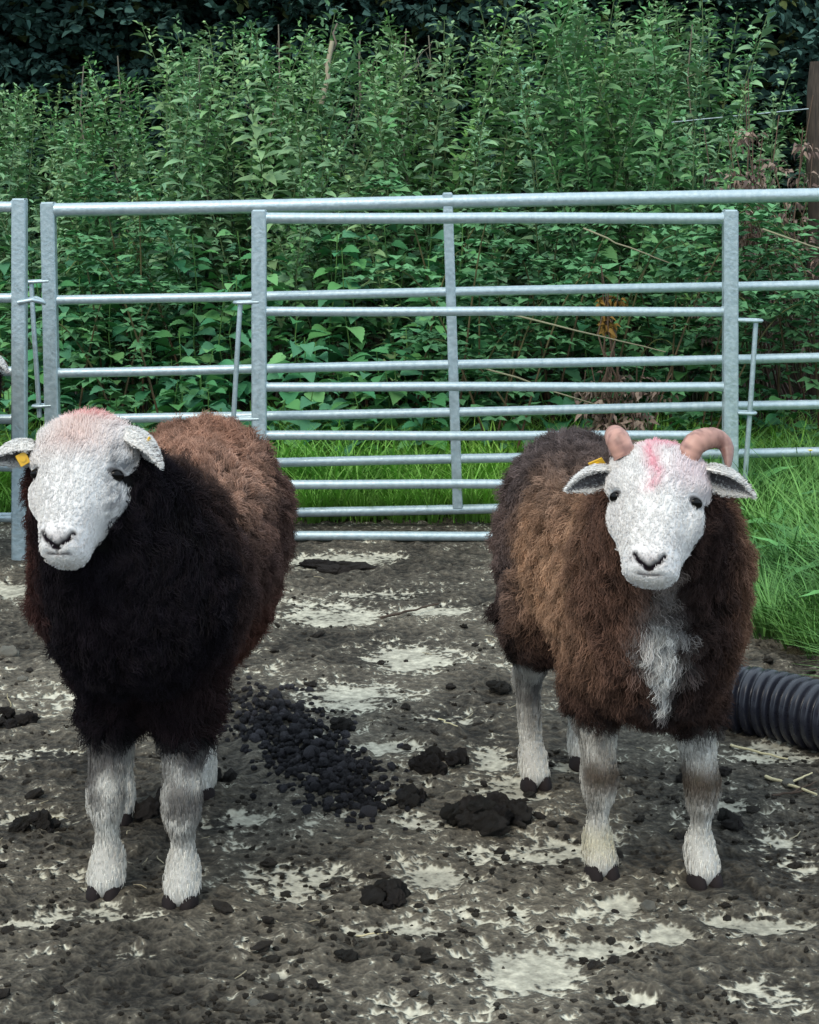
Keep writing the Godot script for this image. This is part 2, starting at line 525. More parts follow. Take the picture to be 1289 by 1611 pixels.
func hedge():
	# leaf sprays: a twig with a dozen leaves
	var sprays := []
	for k in 3:
		var mb := MB.new()
		var l := limb(Vector3.ZERO, Vector3(0, 0, 0.24), 0.003, 0.0015, 0.012)
		mb.tube(l[0], l[1], 4, S(60, 50, 42), S(60, 56, 42), false)
		for i in 15:
			var z := 0.02 + 0.22 * i / 14.0
			var a := R(0, TAU)
			var d := Vector3(cos(a), sin(a) * 0.6 + 0.25, R(0.1, 0.9))
			var g := R(0.75, 1.2)
			mb.leaf(leaf_frame(Vector3(0, 0, z), d, R(-0.7, 0.7)), R(0.034, 0.055), R(0.024, 0.038), R(0.2, 0.9), 0.25, 3, Color(g, g, g), Color(g, g, g))
		sprays.append(mb.mesh())
	var bark := S(58, 50, 46)
	var spots := [
		[-2.9, -11.0, 1.5, 4.0, "dark broad-leaved hedge tree at the far end above the nettles, beyond the left panel"],
		[-0.9, -11.3, 1.5, 4.2, "dark hedge tree rising behind the tallest nettles over the hornless sheep"],
		[1.0, -11.6, 1.5, 4.0, "dark hedge tree behind the nettles in the middle of the gate"],
		[-1.9, -13.6, 1.9, 5.0, "tall dark tree behind the hedge on the side of the hornless sheep"],
		[0.2, -13.8, 1.9, 5.0, "tall dark tree behind the hedge in the middle"],
		[2.2, -13.6, 1.9, 5.0, "tall dark tree behind the hedge on the fence post's side"],
		[2.9, -11.0, 1.5, 4.1, "dark hedge tree behind the weathered fence post"],
	]
	for s in spots:
		var t := thing("hedge_tree", s[4], "tree", Vector3(s[0], bank(s[0], s[1]), s[1]), "dark trees of the hedge")
		var mb := MB.new()
		var l := limb(Vector3(0, -0.05, 0), Vector3(R(-0.2, 0.2), s[3] * 0.6, 0), 0.11, 0.05, 0.08)
		mb.tube(l[0], l[1], 9, bark, bark)
		part("trunk", mb.mesh(), M.stem, t)
		var ends := []
		for i in 12:
			var lm := MB.new()
			var y: float = R(0.4, s[3] * 0.6)
			var a := R(0, TAU)
			var b := Vector3(cos(a) * R(0.6, s[2]), y + R(0.2, 1.0), sin(a) * R(0.5, 1.2))
			var q := limb(Vector3(0, y, 0), b, 0.035, 0.010, 0.12)
			lm.tube(q[0], q[1], 6, bark, bark)
			part("limb", lm.mesh(), M.stem, t)
			ends.append(b)
		var cn := noise(int(s[0] * 10) + 77, 0.9, 3)
		for k in 3:
			var xs := []; var cs := []
			for i in 4200:
				# a hull of leaves with a thinner inside
				var a := R(0, TAU); var h := rng.randf()
				var y: float = 0.15 + h * s[3]
				var prof := 0.75 + 0.35 * sin(PI * clampf(h, 0, 1))
				var rr: float = s[2] * prof * pow(rng.randf(), 0.35) * (1.0 + 0.35 * cn.get_noise_2d(a * 1.5, y))
				var p := Vector3(cos(a) * rr, y + R(-0.1, 0.1), sin(a) * rr * 0.75)
				if cn.get_noise_3dv(p * 1.4) < -0.30: continue
				var out := Vector3(cos(a), R(-0.5, 0.5), sin(a))
				xs.append(leaf_frame(p, out, R(-1, 1)).scaled_local(Vector3.ONE * R(0.9, 1.6)))
				var g := R(0.7, 1.25)
				var c := S(68, 98, 90) * g
				if rng.randf() < 0.12: c = S(76, 88, 52) * g
				cs.append(c)
			scatter("crown", sprays[k], M.leaf_dull, xs, cs, t)

func nettle_mesh(h: float, big: float, kind: int) -> Array:      # [stem, foliage]
	var hue: Color = [Color(1, 1, 1), Color(0.95, 1.0, 1.0), Color(1.15, 1.02, 0.8), Color(0.8, 0.86, 0.85), Color(1.15, 1.08, 1.0), Color(0.88, 0.98, 1.0), Color(1.05, 0.95, 0.9)][kind % 7]
	kind = kind % 2
	var st := MB.new(); var fo := MB.new()
	var bend := Vector3(R(-0.22, 0.22), 0, R(-0.1, 0.2))
	var p := PackedVector3Array(); var rad := PackedFloat32Array()
	for i in 11:
		var t := i / 10.0
		p.append(Vector3(0, h * t, 0) + bend * t * t * h + Vector3(R(-1, 1), 0, R(-1, 1)) * 0.004); rad.append(lerpf(0.0048, 0.0016, t))
	st.tube(p, rad, 5, S(62, 66, 48), S(96, 116, 78), false)
	var y := h * R(0.18, 0.3); var turn := R(0, TAU)
	while y < h:
		var t := y / h
		var o := Vector3(0, y, 0) + bend * t * t * h
		var ln := big * (1.0 - 0.48 * t * t) * R(0.8, 1.2)
		for s in 2:
			var a := turn + PI * s + R(-0.25, 0.25)
			var d := Vector3(cos(a), R(-0.15, 0.45) + 0.25 * t, sin(a))
			var g := R(0.75, 1.25)
			var c := (S(88, 140, 88) if kind == 0 else S(118, 156, 122)) * g * hue
			c = c.lerp(S(136, 168, 122) * g, t * t * 0.7)
			fo.leaf(leaf_frame(o + d * 0.015, d, R(-0.5, 0.5)), ln, ln * R(0.42, 0.56), R(0.3, 1.1), 0.3, 4, c, c, 0.12)
			# a small side shoot in the axil
			for q in (3 if t > 0.3 else 2):
				var d2 := (d + Vector3(R(-0.8, 0.8), R(0.0, 1.0), R(-0.8, 0.8))).normalized()
				var g2 := R(0.8, 1.25)
				var c2 := (S(102, 152, 94) if kind == 0 else S(128, 166, 126)) * g2 * hue
				fo.leaf(leaf_frame(o + d * R(0.01, 0.05) + Vector3(0, R(0, 0.05), 0), d2, R(-0.7, 0.7)), ln * R(0.3, 0.6), ln * R(0.2, 0.3), R(0.2, 1.0), 0.3, 2, c2, c2)
		turn += PI / 2 + R(-0.2, 0.2)
		y += R(0.045, 0.075) * (1.0 - 0.35 * t)
	for q in 7:                                   # the tip
		var a := R(0, TAU)
		var c := S(120, 152, 104) * R(0.85, 1.15)
		fo.leaf(leaf_frame(Vector3(0, h, 0) + bend * h, Vector3(cos(a), R(0.5, 1.6), sin(a))), R(0.02, 0.035), 0.014, 0.5, 0.3, 2, c, c)
	return [st.mesh(), fo.mesh()]

func bare_stalk(h: float, c: Color) -> ArrayMesh:
	var mb := MB.new()
	var l := limb(Vector3.ZERO, Vector3(R(-0.2, 0.2), h, R(-0.1, 0.1)), 0.007, 0.003, 0.05)
	mb.tube(l[0], l[1], 5, c, c)
	for i in 5:
		var a: Vector3 = l[0][3 + i % 4]
		var q := limb(a, a + Vector3(R(-0.15, 0.15), R(0.05, 0.2), R(-0.1, 0.1)), 0.003, 0.001, 0.02)
		mb.tube(q[0], q[1], 4, c, c)
	return mb.mesh()

const RIDGE := [[-2.4, 1.5], [-1.81, 1.53], [-1.64, 1.61], [-1.44, 1.64], [-1.34, 1.42], [-1.20, 1.42], [-1.13, 1.67], [-0.99, 1.73], [-0.83, 1.84], [-0.63, 1.87], [-0.46, 1.75], [-0.35, 1.64], [-0.24, 1.53], [-0.13, 1.70], [0.02, 1.73], [0.16, 1.84], [0.32, 1.81], [0.58, 1.92], [0.86, 1.89], [1.0, 1.78], [1.13, 1.72], [1.25, 1.92], [1.33, 1.95], [1.41, 1.6], [1.55, 1.45], [1.8, 1.31], [2.5, 1.3]]

func skyline(x: float) -> float:         # how high the nettles stand along the bank
	for i in range(1, RIDGE.size()):
		if x < RIDGE[i][0]: return lerpf(RIDGE[i - 1][1], RIDGE[i][1], (x - RIDGE[i - 1][0]) / (RIDGE[i][0] - RIDGE[i - 1][0]))
	return 1.3

func weeds():
	# the weathered fence post with its wire
	var pm := MB.new()
	var pn := noise(51, 2.0)
	var pp := PackedVector3Array(); var pr := PackedFloat32Array()
	for i in 15:
		pp.append(Vector3(0.004 * sin(i), -0.1 + 1.70 * i / 14.0, 0)); pr.append(0.085 + 0.002 * sin(i * 2.1) - (0.008 if i == 14 else 0.0))
	pm.tube(pp, pr, 14, Color.WHITE, Color.WHITE)
	var post := thing("fence_post", "weathered dark round wooden fence post rising out of the weeds", "fence post", Vector3(1.90, 0.09, -8.70))
	part("shaft", pm.mesh(), M.wood, post)
	var wm := MB.new()
	var wire := limb(Vector3(-0.09, 1.385, 0.05), Vector3(-0.75, 1.32, 0.05), 0.003, 0.003, 0.01)
	wm.tube(wire[0], wire[1], 5, Color.WHITE, Color.WHITE)
	part("wire", wm.mesh(), M.zinc, post)

	# tall nettles: individuals, the largest in view
	var protos := []
	var heights := []
	for k in 14:
		heights.append(R(1.35, 1.6))
		protos.append(nettle_mesh(heights[k], R(0.075, 0.12), k))
	var place := RandomNumberGenerator.new(); place.seed = 99
	var hn := noise(61, 0.9, 2)
	var label := "tall leafy nettle stem in the dense stand behind the gates"
	for i in 290:
		var z := -7.55 - 1.9 * pow(rng.randf(), 0.8)
		var half := -z * 0.215 + 0.15
		var x := R(-half, half)
		# the stand's ragged skyline, lower on the left
		var tall := 1.0 + 0.14 * hn.get_noise_1d(x * 3.0) + 0.04 * smoothstep(-0.6, 0.3, x) - 0.24 * smoothstep(-1.10, -1.18, x) * (1.0 - smoothstep(-1.38, -1.46, x)) - 0.07 * smoothstep(-1.38, -1.46, x) - 0.30 * smoothstep(1.33, 1.48, x) + R(-0.10, 0.10)
		if x * 8.4 / -z > 1.34 and rng.randf() < 0.7: continue
		var pr2: Array = protos[i % protos.size()]
		tall = (skyline(x * 8.4 / -z) - bank(x, z) - absf(rng.randfn(0.0, 0.12)) + 0.06 + 0.07 * smoothstep(-0.9, -0.5, x)) / heights[i % protos.size()] * lerpf(0.70, 1.0, smoothstep(-7.5, -8.3, z))
		var t := thing("tall_nettle", label, "nettle", Vector3(x, bank(x, z) - 0.02, z), "tall nettles behind the gates")
		t.rotation = Vector3(R(-0.10, 0.16), R(0, TAU), R(-0.16, 0.16)); t.scale = Vector3.ONE * tall
		part("stem", pr2[0], M.stem, t)
		part("foliage", pr2[1], M.leaf, t).set_meta("kind", "stuff")
	# one plant stands clear of the rest on the right
	for q in [[1.26, -8.2, 1.20, "very tall slender nettle spire standing clear above the others beside the brown dead weeds"], [-0.52, -8.1, 1.10, "tall pale nettle top standing against the dark hedge above the first hurdle"], [0.42, -8.3, 1.14, "tall bushy nettle reaching the upper edge over the middle brace"]]:
		var t := thing("tall_nettle", q[3], "nettle", Vector3(q[0], bank(q[0], q[1]), q[1]), "tall nettles behind the gates")
		t.scale = Vector3(1.15, q[2], 1.15)
		part("stem", protos[1][0], M.stem, t)
		part("foliage", protos[1][1], M.leaf, t).set_meta("kind", "stuff")

	# broad-leaved low nettles in front: each leaf its own part
	var leaves := []
	for k in 5:
		var mb := MB.new()
		var g := R(0.8, 1.2)
		var c: Color = [S(88, 154, 98), S(74, 136, 94), S(102, 164, 98), S(92, 150, 112), S(120, 176, 114)][k] * g
		mb.leaf(Transform3D(), 0.094, 0.066, R(0.5, 1.2), 0.30, 13, c, c * 0.82, 0.34)
		var rib := MB.new()
		mb.tube(PackedVector3Array([Vector3(0, 0, -0.025), Vector3(0, 0.0, 0.0)]), PackedFloat32Array([0.0012, 0.0012]), 4, c, c, false)
		leaves.append(mb.mesh())
	for i in 140:
		var z := -7.12 - 0.80 * rng.randf()
		var x := R(-1.75, 0.25) if i < 100 else R(0.1, 1.95)
		var h := lerpf(0.34, 0.90, smoothstep(-7.1, -7.8, z)) * R(0.85, 1.15)
		if x > 0.2: h *= 0.8
		var t := thing("broad_nettle", "low broad-leaved nettle growing in front of the tall stand", "nettle", Vector3(x, bank(x, z) - 0.01, z), "low nettles behind the gates")
		var sm := MB.new()
		var l := limb(Vector3.ZERO, Vector3(R(-0.08, 0.08), h, R(0.0, 0.12)), 0.005, 0.002, 0.02)
		sm.tube(l[0], l[1], 5, S(66, 84, 52), S(90, 128, 70), false)
		part("stem", sm.mesh(), M.stem, t)
		var turn := R(0, TAU)
		var nodes := 5 + int(h * 6)
		for k in nodes:
			var f := 0.35 + 0.65 * (k + 0.5) / nodes
			var o: Vector3 = l[0][0].lerp(l[0][7], f)
			for s in 2:
				var a := turn + PI * s + R(-0.3, 0.3)
				var d := Vector3(cos(a), R(-0.1, 0.5), sin(a))
				var lf := part("leaf", leaves[rng.randi() % 5], M.leaf, t)
				var size := R(0.9, 1.55) * (1.0 - 0.35 * f * f)
				lf.transform = leaf_frame(o + d.normalized() * 0.03, d, R(-0.5, 0.5)).scaled_local(Vector3.ONE * size)
			turn += PI / 2 + R(-0.2, 0.2)

	# brambles: arching canes with leaves in threes
	for i in 64:
		var z := R(-6.95, -7.8)
		var x := R(0.15, 1.95) if i < 50 else R(-1.7, 0.1)
		var t := thing("bramble", "arching bramble cane with small leaves in threes behind the gates", "bramble", Vector3(x, bank(x, z), z), "brambles behind the gates")
		var cm := MB.new(); var fo := MB.new()
		var reach := Vector3(R(-0.6, 0.6), 0, R(-0.1, 0.4)); var top := R(0.5, 1.05)
		var p := PackedVector3Array(); var rad := PackedFloat32Array()
		for k in 16:
			var f := k / 15.0
			p.append(reach * f + Vector3(0, top * sin(PI * 0.62 * f) * 1.05, 0)); rad.append(lerpf(0.005, 0.002, f))
		cm.tube(p, rad, 5, S(90, 62, 56), S(92, 110, 66), false)
		part("cane", cm.mesh(), M.stem, t)
		for k in range(2, 16):
			for e in 3:
				var a := R(0, TAU)
				var d := Vector3(cos(a), R(-0.1, 0.7), sin(a))
				var o := p[k] + Vector3(R(-0.03, 0.03), R(-0.02, 0.03), R(-0.03, 0.03))
				for s in 3:
					var d2 := d.rotated(Vector3.UP, (s - 1) * 0.95)
					var c := S(92, 140, 96) * R(0.7, 1.3)
					fo.leaf(leaf_frame(o + d * 0.035, d2, R(-0.4, 0.4)), R(0.04, 0.062), R(0.026, 0.042), 0.6, 0.25, 3, c, c, 0.1)
		part("foliage", fo.mesh(), M.leaf_dull, t).set_meta("kind", "stuff")

	# dead brown growth
	for q in [[1.50, -7.75, 1.45, "tangled brown dead stems between the tall spire and the fence post"], [1.40, -7.9, 1.52, "brown dead bush of withered weeds beside the fence post"], [1.62, -8.15, 1.15, "dead brown weeds drooping in front of the fence post"], [1.30, -7.7, 0.95, "withered dark brown stem leaning over the top rail at the far right"], [0.72, -7.0, 0.62, "dark withered seed heads behind the third rail of the hurdle"], [0.735, -6.95, 0.87, "rusty yellow dock leaves behind the second rail of the hurdle"], [0.80, -8.6, 1.55, "grey-brown dead willowherb tops among the tall nettles"]]:
		var t := thing("dead_weed", q[3], "dead weed", Vector3(q[0], bank(q[0], q[1]), q[1]))
		var st := MB.new(); var fo := MB.new()
		var rusty: bool = "rusty" in q[3]
		for k in 7:
			var e := Vector3(R(-0.28, 0.28), q[2] * R(0.75, 1.0), R(-0.15, 0.15))
			if rusty: e = Vector3(R(-0.04, 0.04), q[2] * R(0.85, 1.0), R(-0.04, 0.04))
			var l := limb(Vector3(R(-0.05, 0.05), 0, R(-0.05, 0.05)), e, 0.006, 0.002, 0.05)
			st.tube(l[0], l[1], 5, S(86, 70, 62), S(104, 86, 74), false)
			for m in (14 if rusty else 80):
				var f := R(0.45, 1.0) if not rusty else R(0.86, 1.0)
				var b: Vector3 = l[0][int(f * 7)]
				var d := Vector3(R(-1, 1), R(-1, 0.4), R(-1, 1))
				var c := (S(142, 124, 112) if rng.randf() < 0.6 else S(110, 94, 88)) * R(0.7, 1.3)
				if rusty: c = S(150, 118, 62) * R(0.5, 1.1)
				fo.leaf(leaf_frame(b + d * R(0.01, 0.07) * (0.4 if rusty else 1.0), d, R(-1, 1)), R(0.02, 0.04), R(0.009, 0.02), 1.6, 0.7, 3, c, c)
		part("stems", st.mesh(), M.stem, t)
		part("withered_leaves", fo.mesh(), M.leaf_dull, t).set_meta("kind", "stuff")
	# bare stalks and sticks
	var sl := [[-0.62, -8.9, 1.75], [-0.36, -8.8, 1.7], [-0.20, -8.7, 1.62], [0.03, -8.6, 1.72], [0.12, -8.9, 1.7], [-1.5, -8.6, 1.55], [-1.35, -8.8, 1.6], [0.75, -8.9, 1.75], [1.0, -8.9, 1.7], [1.25, -8.8, 1.75], [-0.9, -8.9, 1.6]]
	for q in sl:
		solo("dry_stalk", bare_stalk(q[2], S(118, 112, 100)), M.stem, "thin bare grey stalk sticking up out of the nettles", "stalk", Vector3(q[0], bank(q[0], q[1]), q[1]), "bare stalks among the nettles")
	var bb := MB.new()
	var bl := limb(Vector3.ZERO, Vector3(0.05, 0.28, 0), 0.012, 0.010, 0.01)
	bb.tube(bl[0], bl[1], 8, S(150, 140, 122), S(172, 162, 140))
	var bl2 := limb(Vector3(0.0, 0.05, -0.02), Vector3(0.07, 0.36, -0.05), 0.008, 0.004, 0.03)
	bb.tube(bl2[0], bl2[1], 6, S(110, 100, 90), S(110, 100, 90))
	solo("broken_branch", bb.mesh(), M.stem, "pale barkless forked branch sticking out above the nettles", "branch", Vector3(-0.39, 1.49, -8.4))
	for q in [[0.35, 0.72, -6.75, 0.55, -0.13], [0.62, 1.02, -6.8, 0.30, -0.12], [0.22, 0.55, -6.7, 0.5, -0.16], [1.25, 1.02, -6.75, 0.6, -0.2]]:
		var tb := MB.new()
		var l := limb(Vector3.ZERO, Vector3(q[3], q[4], 0.05), 0.004, 0.002, 0.02)
		tb.tube(l[0], l[1], 5, S(150, 148, 120), S(140, 132, 110))
		solo("dry_cane", tb.mesh(), M.stem, ["thin slanting dead cane under the third rail beside the brace", "pale grass stalk slanting below the hurdle's top rail", "twiggy dead cane low behind the fourth rail", "long pale stalk arching right of the hurdle post"][[0.35, 0.62, 0.22, 1.25].find(q[0])], "stalk", Vector3(q[0], q[1], q[2]))

func tuft(h: float, blades: int, spread: float, wide: float) -> ArrayMesh:
	var mb := MB.new()
	for i in blades:
		var a := R(0, TAU); var r := spread * sqrt(rng.randf()) * 0.5
		var o := Vector3(cos(a) * r, 0, sin(a) * r)
		var d := Vector3(cos(a + R(-0.8, 0.8)), 0, sin(a + R(-0.8, 0.8)))
		var side := Vector3(-d.z, 0, d.x)
		var hh := h * R(0.55, 1.1); var lean := R(0.15, 0.95) * hh; var w := wide * R(0.7, 1.2)
		var g := R(0.7, 1.2)
		var k := Color(g, g, g)
		if rng.randf() < 0.08: k = Color(g * 1.9, g * 1.35, g * 1.0)
		var base := mb.v.size()
		for s in 6:
			var t := s / 5.0
			var p := o + Vector3(0, hh * (t - 0.38 * t * t * lean / hh), 0) + d * lean * t * t
			var ww := w * (1.0 - t * t) + 0.0003
			var nn := (Vector3.UP * 0.7 - d * 0.5 * (1.0 - t)).normalized()
			mb.vert(p - side * ww, nn, k); mb.vert(p + side * ww, nn, k)
		for s in 5:
			var b := base + s * 2
			mb.quad(b, b + 1, b + 3, b + 2)
	return mb.mesh()

func grass():
	var tufts := [tuft(0.26, 22, 0.12, 0.0032), tuft(0.20, 26, 0.12, 0.0030), tuft(0.32, 16, 0.10, 0.0036)]
	var gn := noise(71, 1.6, 3)
	for k in 3:
		var xs := []; var cs := []
		for i in 900:       # the strip behind the gates
			var z := -6.62 - 0.95 * pow(rng.randf(), 1.2); var x := R(-2.1, 2.1)
			if z > -6.75 and x < 0.8 and gn.get_noise_2d(x * 2.0, z) > 0.1: continue
			var s := R(0.7, 1.15) * (0.75 if z > -6.8 else 1.0)
			xs.append(Transform3D(Basis(Vector3.UP, R(0, TAU)).scaled(Vector3(s, s, s)), Vector3(x, bank(x, z) - 0.01, z)))
			var c := S(168, 218, 104).lerp(S(124, 186, 86), clampf(0.5 + gn.get_noise_2d(x, z), 0, 1)) * R(0.8, 1.2)
			cs.append(c)
		scatter("grass", tufts[k], M.grass, xs, cs)
		xs = []; cs = []
		for i in 850:       # the verge on the right
			var z := R(-4.45, -6.9); var x := verge_x(z) + 1.15 * pow(rng.randf(), 1.1)
			var e := smoothstep(0.0, 0.3, x - verge_x(z))
			var s := R(0.65, 1.1) * lerpf(0.55, 1.0, e)
			xs.append(Transform3D(Basis(Vector3.UP, R(0, TAU)).rotated(Vector3.BACK, R(-0.1, 0.35)).scaled(Vector3(s, s, s)), Vector3(x, 0.02, z)))
			var c := S(120, 170, 86).lerp(S(76, 126, 68), clampf(0.5 + gn.get_noise_2d(x, z), 0, 1)) * R(0.8, 1.2)
			cs.append(c)
		scatter("verge_grass", tufts[k], M.grass, xs, cs)
	# broad weeds in the verge
	var weed_leaves := []
	for k in 8:
		var mb := MB.new()
		var c := S(100, 154, 92) * R(0.7, 1.25)
		mb.leaf(Transform3D(), R(0.10, 0.17), R(0.03, 0.05), R(0.8, 1.7), 0.25, 7, c, c, 0.08)
		weed_leaves.append(mb.mesh())
	for i in 84:
		var z := R(-4.9, -6.6); var x := verge_x(z) + R(0.12, 0.9)
		var t := thing("verge_weed", "leafy green weed growing through the grass beside the drainage pipe", "weed", Vector3(x, 0.03, z), "weeds in the grass verge")
		for k in 9:
			var a := R(0, TAU)
			var lf := part("leaf", weed_leaves[rng.randi() % 8], M.leaf, t)
			lf.transform = leaf_frame(Vector3(0, R(0.02, 0.12), 0), Vector3(cos(a), R(0.5, 1.6), sin(a)), R(-0.3, 0.3)).scaled_local(Vector3(R(0.7, 1.4), 1, R(0.7, 1.3)))
	for q in [[1.345, 0.29, -6.4], [1.375, 0.31, -6.35], [1.39, 0.26, -6.3]]:
		var t := thing("buttercup", "small pale yellow flower in the grass right of the hurdle", "flower", Vector3(q[0], 0, q[2]), "yellow flowers in the verge")
		var sm := MB.new()
		sm.tube(PackedVector3Array([Vector3.ZERO, Vector3(0.005, q[1] * 0.5, 0), Vector3(0, q[1], 0)]), PackedFloat32Array([0.0018, 0.0016, 0.0014]), 5, S(90, 130, 60), S(90, 130, 60))
		part("stem", sm.mesh(), M.stem, t)
		for k in 5:
			var pm2 := MB.new()
			pm2.leaf(leaf_frame(Vector3(0, q[1], 0), Vector3(cos(k * TAU / 5), 0.7, sin(k * TAU / 5))), 0.014, 0.013, 0.4, 0.2, 3, S(244, 226, 110), S(244, 226, 110))
			part("petal", pm2.mesh(), M.leaf, t)

# ------------------------------------------------------------------ sheep
class Prim:
	var round_ := false               # ellipsoid or tapered capsule
	var a := Vector3.ZERO; var ab := Vector3.ZERO; var l2 := 1.0; var ra := 0.0; var rb := 0.0
	var inv := Transform3D(); var r := Vector3.ONE; var r2 := Vector3.ONE
	var k := 0.03
	func dist(p: Vector3) -> float:
		if round_:
			var q := inv * p
			var k0 := (q / r).length(); var k1 := (q / r2).length()
			return k0 * (k0 - 1.0) / maxf(k1, 1e-5)
		var pa := p - a
		var h := clampf(pa.dot(ab) / l2, 0.0, 1.0)
		return (pa - ab * h).length() - lerpf(ra, rb, h)

func ell(x: Transform3D, c: Vector3, r: Vector3, k := 0.05, turn := Vector3.ZERO) -> Prim:
	var p := Prim.new(); p.round_ = true
	p.inv = (x * Transform3D(Basis.from_euler(turn), c)).affine_inverse(); p.r = r; p.r2 = r * r; p.k = k
	return p

func cap(a: Vector3, b: Vector3, ra: float, rb: float, k := 0.03) -> Prim:
	var p := Prim.new(); p.a = a; p.ab = b - a; p.l2 = maxf(p.ab.length_squared(), 1e-9); p.ra = ra; p.rb = rb; p.k = k
	return p

func field(ps: Array[Prim], p: Vector3) -> float:
	var d := 10.0
	for q in ps:
		var e := q.dist(p)
		var h := maxf(q.k - absf(d - e), 0.0) / q.k
		d = minf(d, e) - h * h * q.k * 0.25
	return d

func nets(ps: Array[Prim], lo: Vector3, hi: Vector3, cell: float) -> MB:
	var B := 4
	var nx := int(ceil((hi.x - lo.x) / cell / B)) * B; var ny := int(ceil((hi.y - lo.y) / cell / B)) * B; var nz := int(ceil((hi.z - lo.z) / cell / B)) * B
	var sx := nx + 1; var sy := ny + 1
	var f := PackedFloat32Array(); f.resize(sx * sy * (nz + 1)); f.fill(1.0)
	var done := PackedByteArray(); done.resize(f.size())
	var half := cell * B * 0.5
	var blocks := []
	for bz in nz / B:
		for by in ny / B:
			for bx in nx / B:
				var c := lo + Vector3(bx, by, bz) * cell * B + Vector3.ONE * half
				if absf(field(ps, c)) > half * 2.6: continue
				blocks.append(Vector3i(bx, by, bz) * B)
				for k in B + 1:
					for j in B + 1:
						var row := ((bz * B + k) * sy + by * B + j) * sx + bx * B
						for i in B + 1:
							if done[row + i]: continue
							done[row + i] = 1
							f[row + i] = field(ps, lo + Vector3(bx * B + i, by * B + j, bz * B + k) * cell)
	var mb := MB.new()
	var id := {}
	var dz := sx * sy
	var off := [0, 1, sx, sx + 1, dz, dz + 1, dz + sx, dz + sx + 1]
	for bl in blocks:
		for k in range(bl.z, bl.z + B):
			for j in range(bl.y, bl.y + B):
				for i in range(bl.x, bl.x + B):
					var at: int = (k * sy + j) * sx + i
					var m := 0
					for e in 8:
						if f[at + off[e]] < 0.0: m |= 1 << e
					if m == 0 or m == 255: continue
					var s := Vector3.ZERO; var n := 0
					for e in 8:
						for ax in [1, 2, 4]:
							if e & ax: continue
							var g: int = e | ax
							if (m >> e & 1) == (m >> g & 1): continue
							var fa: float = f[at + off[e]]; var fb: float = f[at + off[g]]
							var t := fa / (fa - fb)
							s += Vector3((e & 1) + (t if ax == 1 else 0.0), (e >> 1 & 1) + (t if ax == 2 else 0.0), (e >> 2 & 1) + (t if ax == 4 else 0.0)); n += 1
					id[at] = mb.vert(lo + (Vector3(i, j, k) + s / n) * cell, Vector3.UP, Color.WHITE)
	for at in id:
		var i0: bool = f[at] < 0.0
		# the edges that leave this cell's first corner along x, y and z
		for ax in 3:
			var st: int = [1, sx, dz][ax]
			var i1: bool = f[at + st] < 0.0
			if i0 == i1: continue
			var u: int = [sx, dz, 1][ax]; var w: int = [dz, 1, sx][ax]
			if not (id.has(at - u) and id.has(at - w) and id.has(at - u - w)): continue
			var a: int = id[at]; var b: int = id[at - u]; var c: int = id[at - u - w]; var d: int = id[at - w]
			if i0: mb.quad(a, b, c, d)
			else: mb.quad(a, d, c, b)
	for i in mb.n.size(): mb.n[i] = Vector3.ZERO
	for i in range(0, mb.ix.size(), 3):
		var a := mb.ix[i]; var d := mb.ix[i + 1]; var b := mb.ix[i + 2]
		var q := (mb.v[b] - mb.v[a]).cross(mb.v[d] - mb.v[a])
		mb.n[a] += q; mb.n[b] += q; mb.n[d] += q
	for i in mb.n.size(): mb.n[i] = mb.n[i].normalized()
	return mb

# the head: stations along the face, x half width, z of the front and the back; y up the face, z out of it
const FACE_Y := [0.114, 0.1115, 0.106, 0.090, 0.065, 0.030, 0.0, -0.030, -0.060, -0.085, -0.105, -0.120, -0.135, -0.145, -0.1495, -0.1525, -0.1545]
const FACE_W := [0.0008, 0.019, 0.038, 0.063, 0.080, 0.0835, 0.081, 0.0755, 0.0665, 0.0560, 0.0510, 0.0490, 0.0465, 0.037, 0.0285, 0.0185, 0.0008]
const FACE_F := [-0.074, -0.056, -0.040, -0.024, -0.010, -0.002, 0.0, 0.001, -0.001, -0.003, -0.005, -0.007, -0.012, -0.019, -0.026, -0.034, -0.050]
const FACE_B := [-0.078, -0.100, -0.118, -0.140, -0.155, -0.165, -0.17, -0.165, -0.150, -0.130, -0.110, -0.100, -0.094, -0.088, -0.080, -0.070, -0.054]

func along(tab: Array, y: float) -> float:
	if y >= FACE_Y[0]: return tab[0]
	for i in range(1, FACE_Y.size()):
		if y >= FACE_Y[i]:
			var t: float = (y - FACE_Y[i]) / (FACE_Y[i - 1] - FACE_Y[i])
			var p0: float = tab[mini(i + 1, FACE_Y.size() - 1)]; var p1: float = tab[i]; var p2: float = tab[i - 1]; var p3: float = tab[maxi(i - 2, 0)]
			return lerpf(cubic_interpolate(p1, p2, p0, p3, t), lerpf(p1, p2, t), 0.35)
	return tab[-1]

func gauss(x: float) -> float: return exp(-x * x)

func seg_d(p: Vector2, a: Vector2, b: Vector2) -> float:
	var h := clampf((p - a).dot(b - a) / (b - a).length_squared(), 0, 1)
	return p.distance_to(a + (b - a) * h)

func mouth_y(x: float) -> float: return -0.1455 + 0.005 * pow(absf(x) / 0.03, 2.0) - 0.002 * pow(absf(x) / 0.03, 4.0)

func slit(x: float, y: float) -> float:       # 1 in the nostril slits, 0 away from them
	var q := Vector2(absf(x), y)
	var d := seg_d(q, Vector2(0.0240, -0.1155), Vector2(0.0165, -0.126))
	d = minf(d, seg_d(q, Vector2(0.0165, -0.126), Vector2(0.003, -0.1345)))
	return gauss(d / 0.0046)

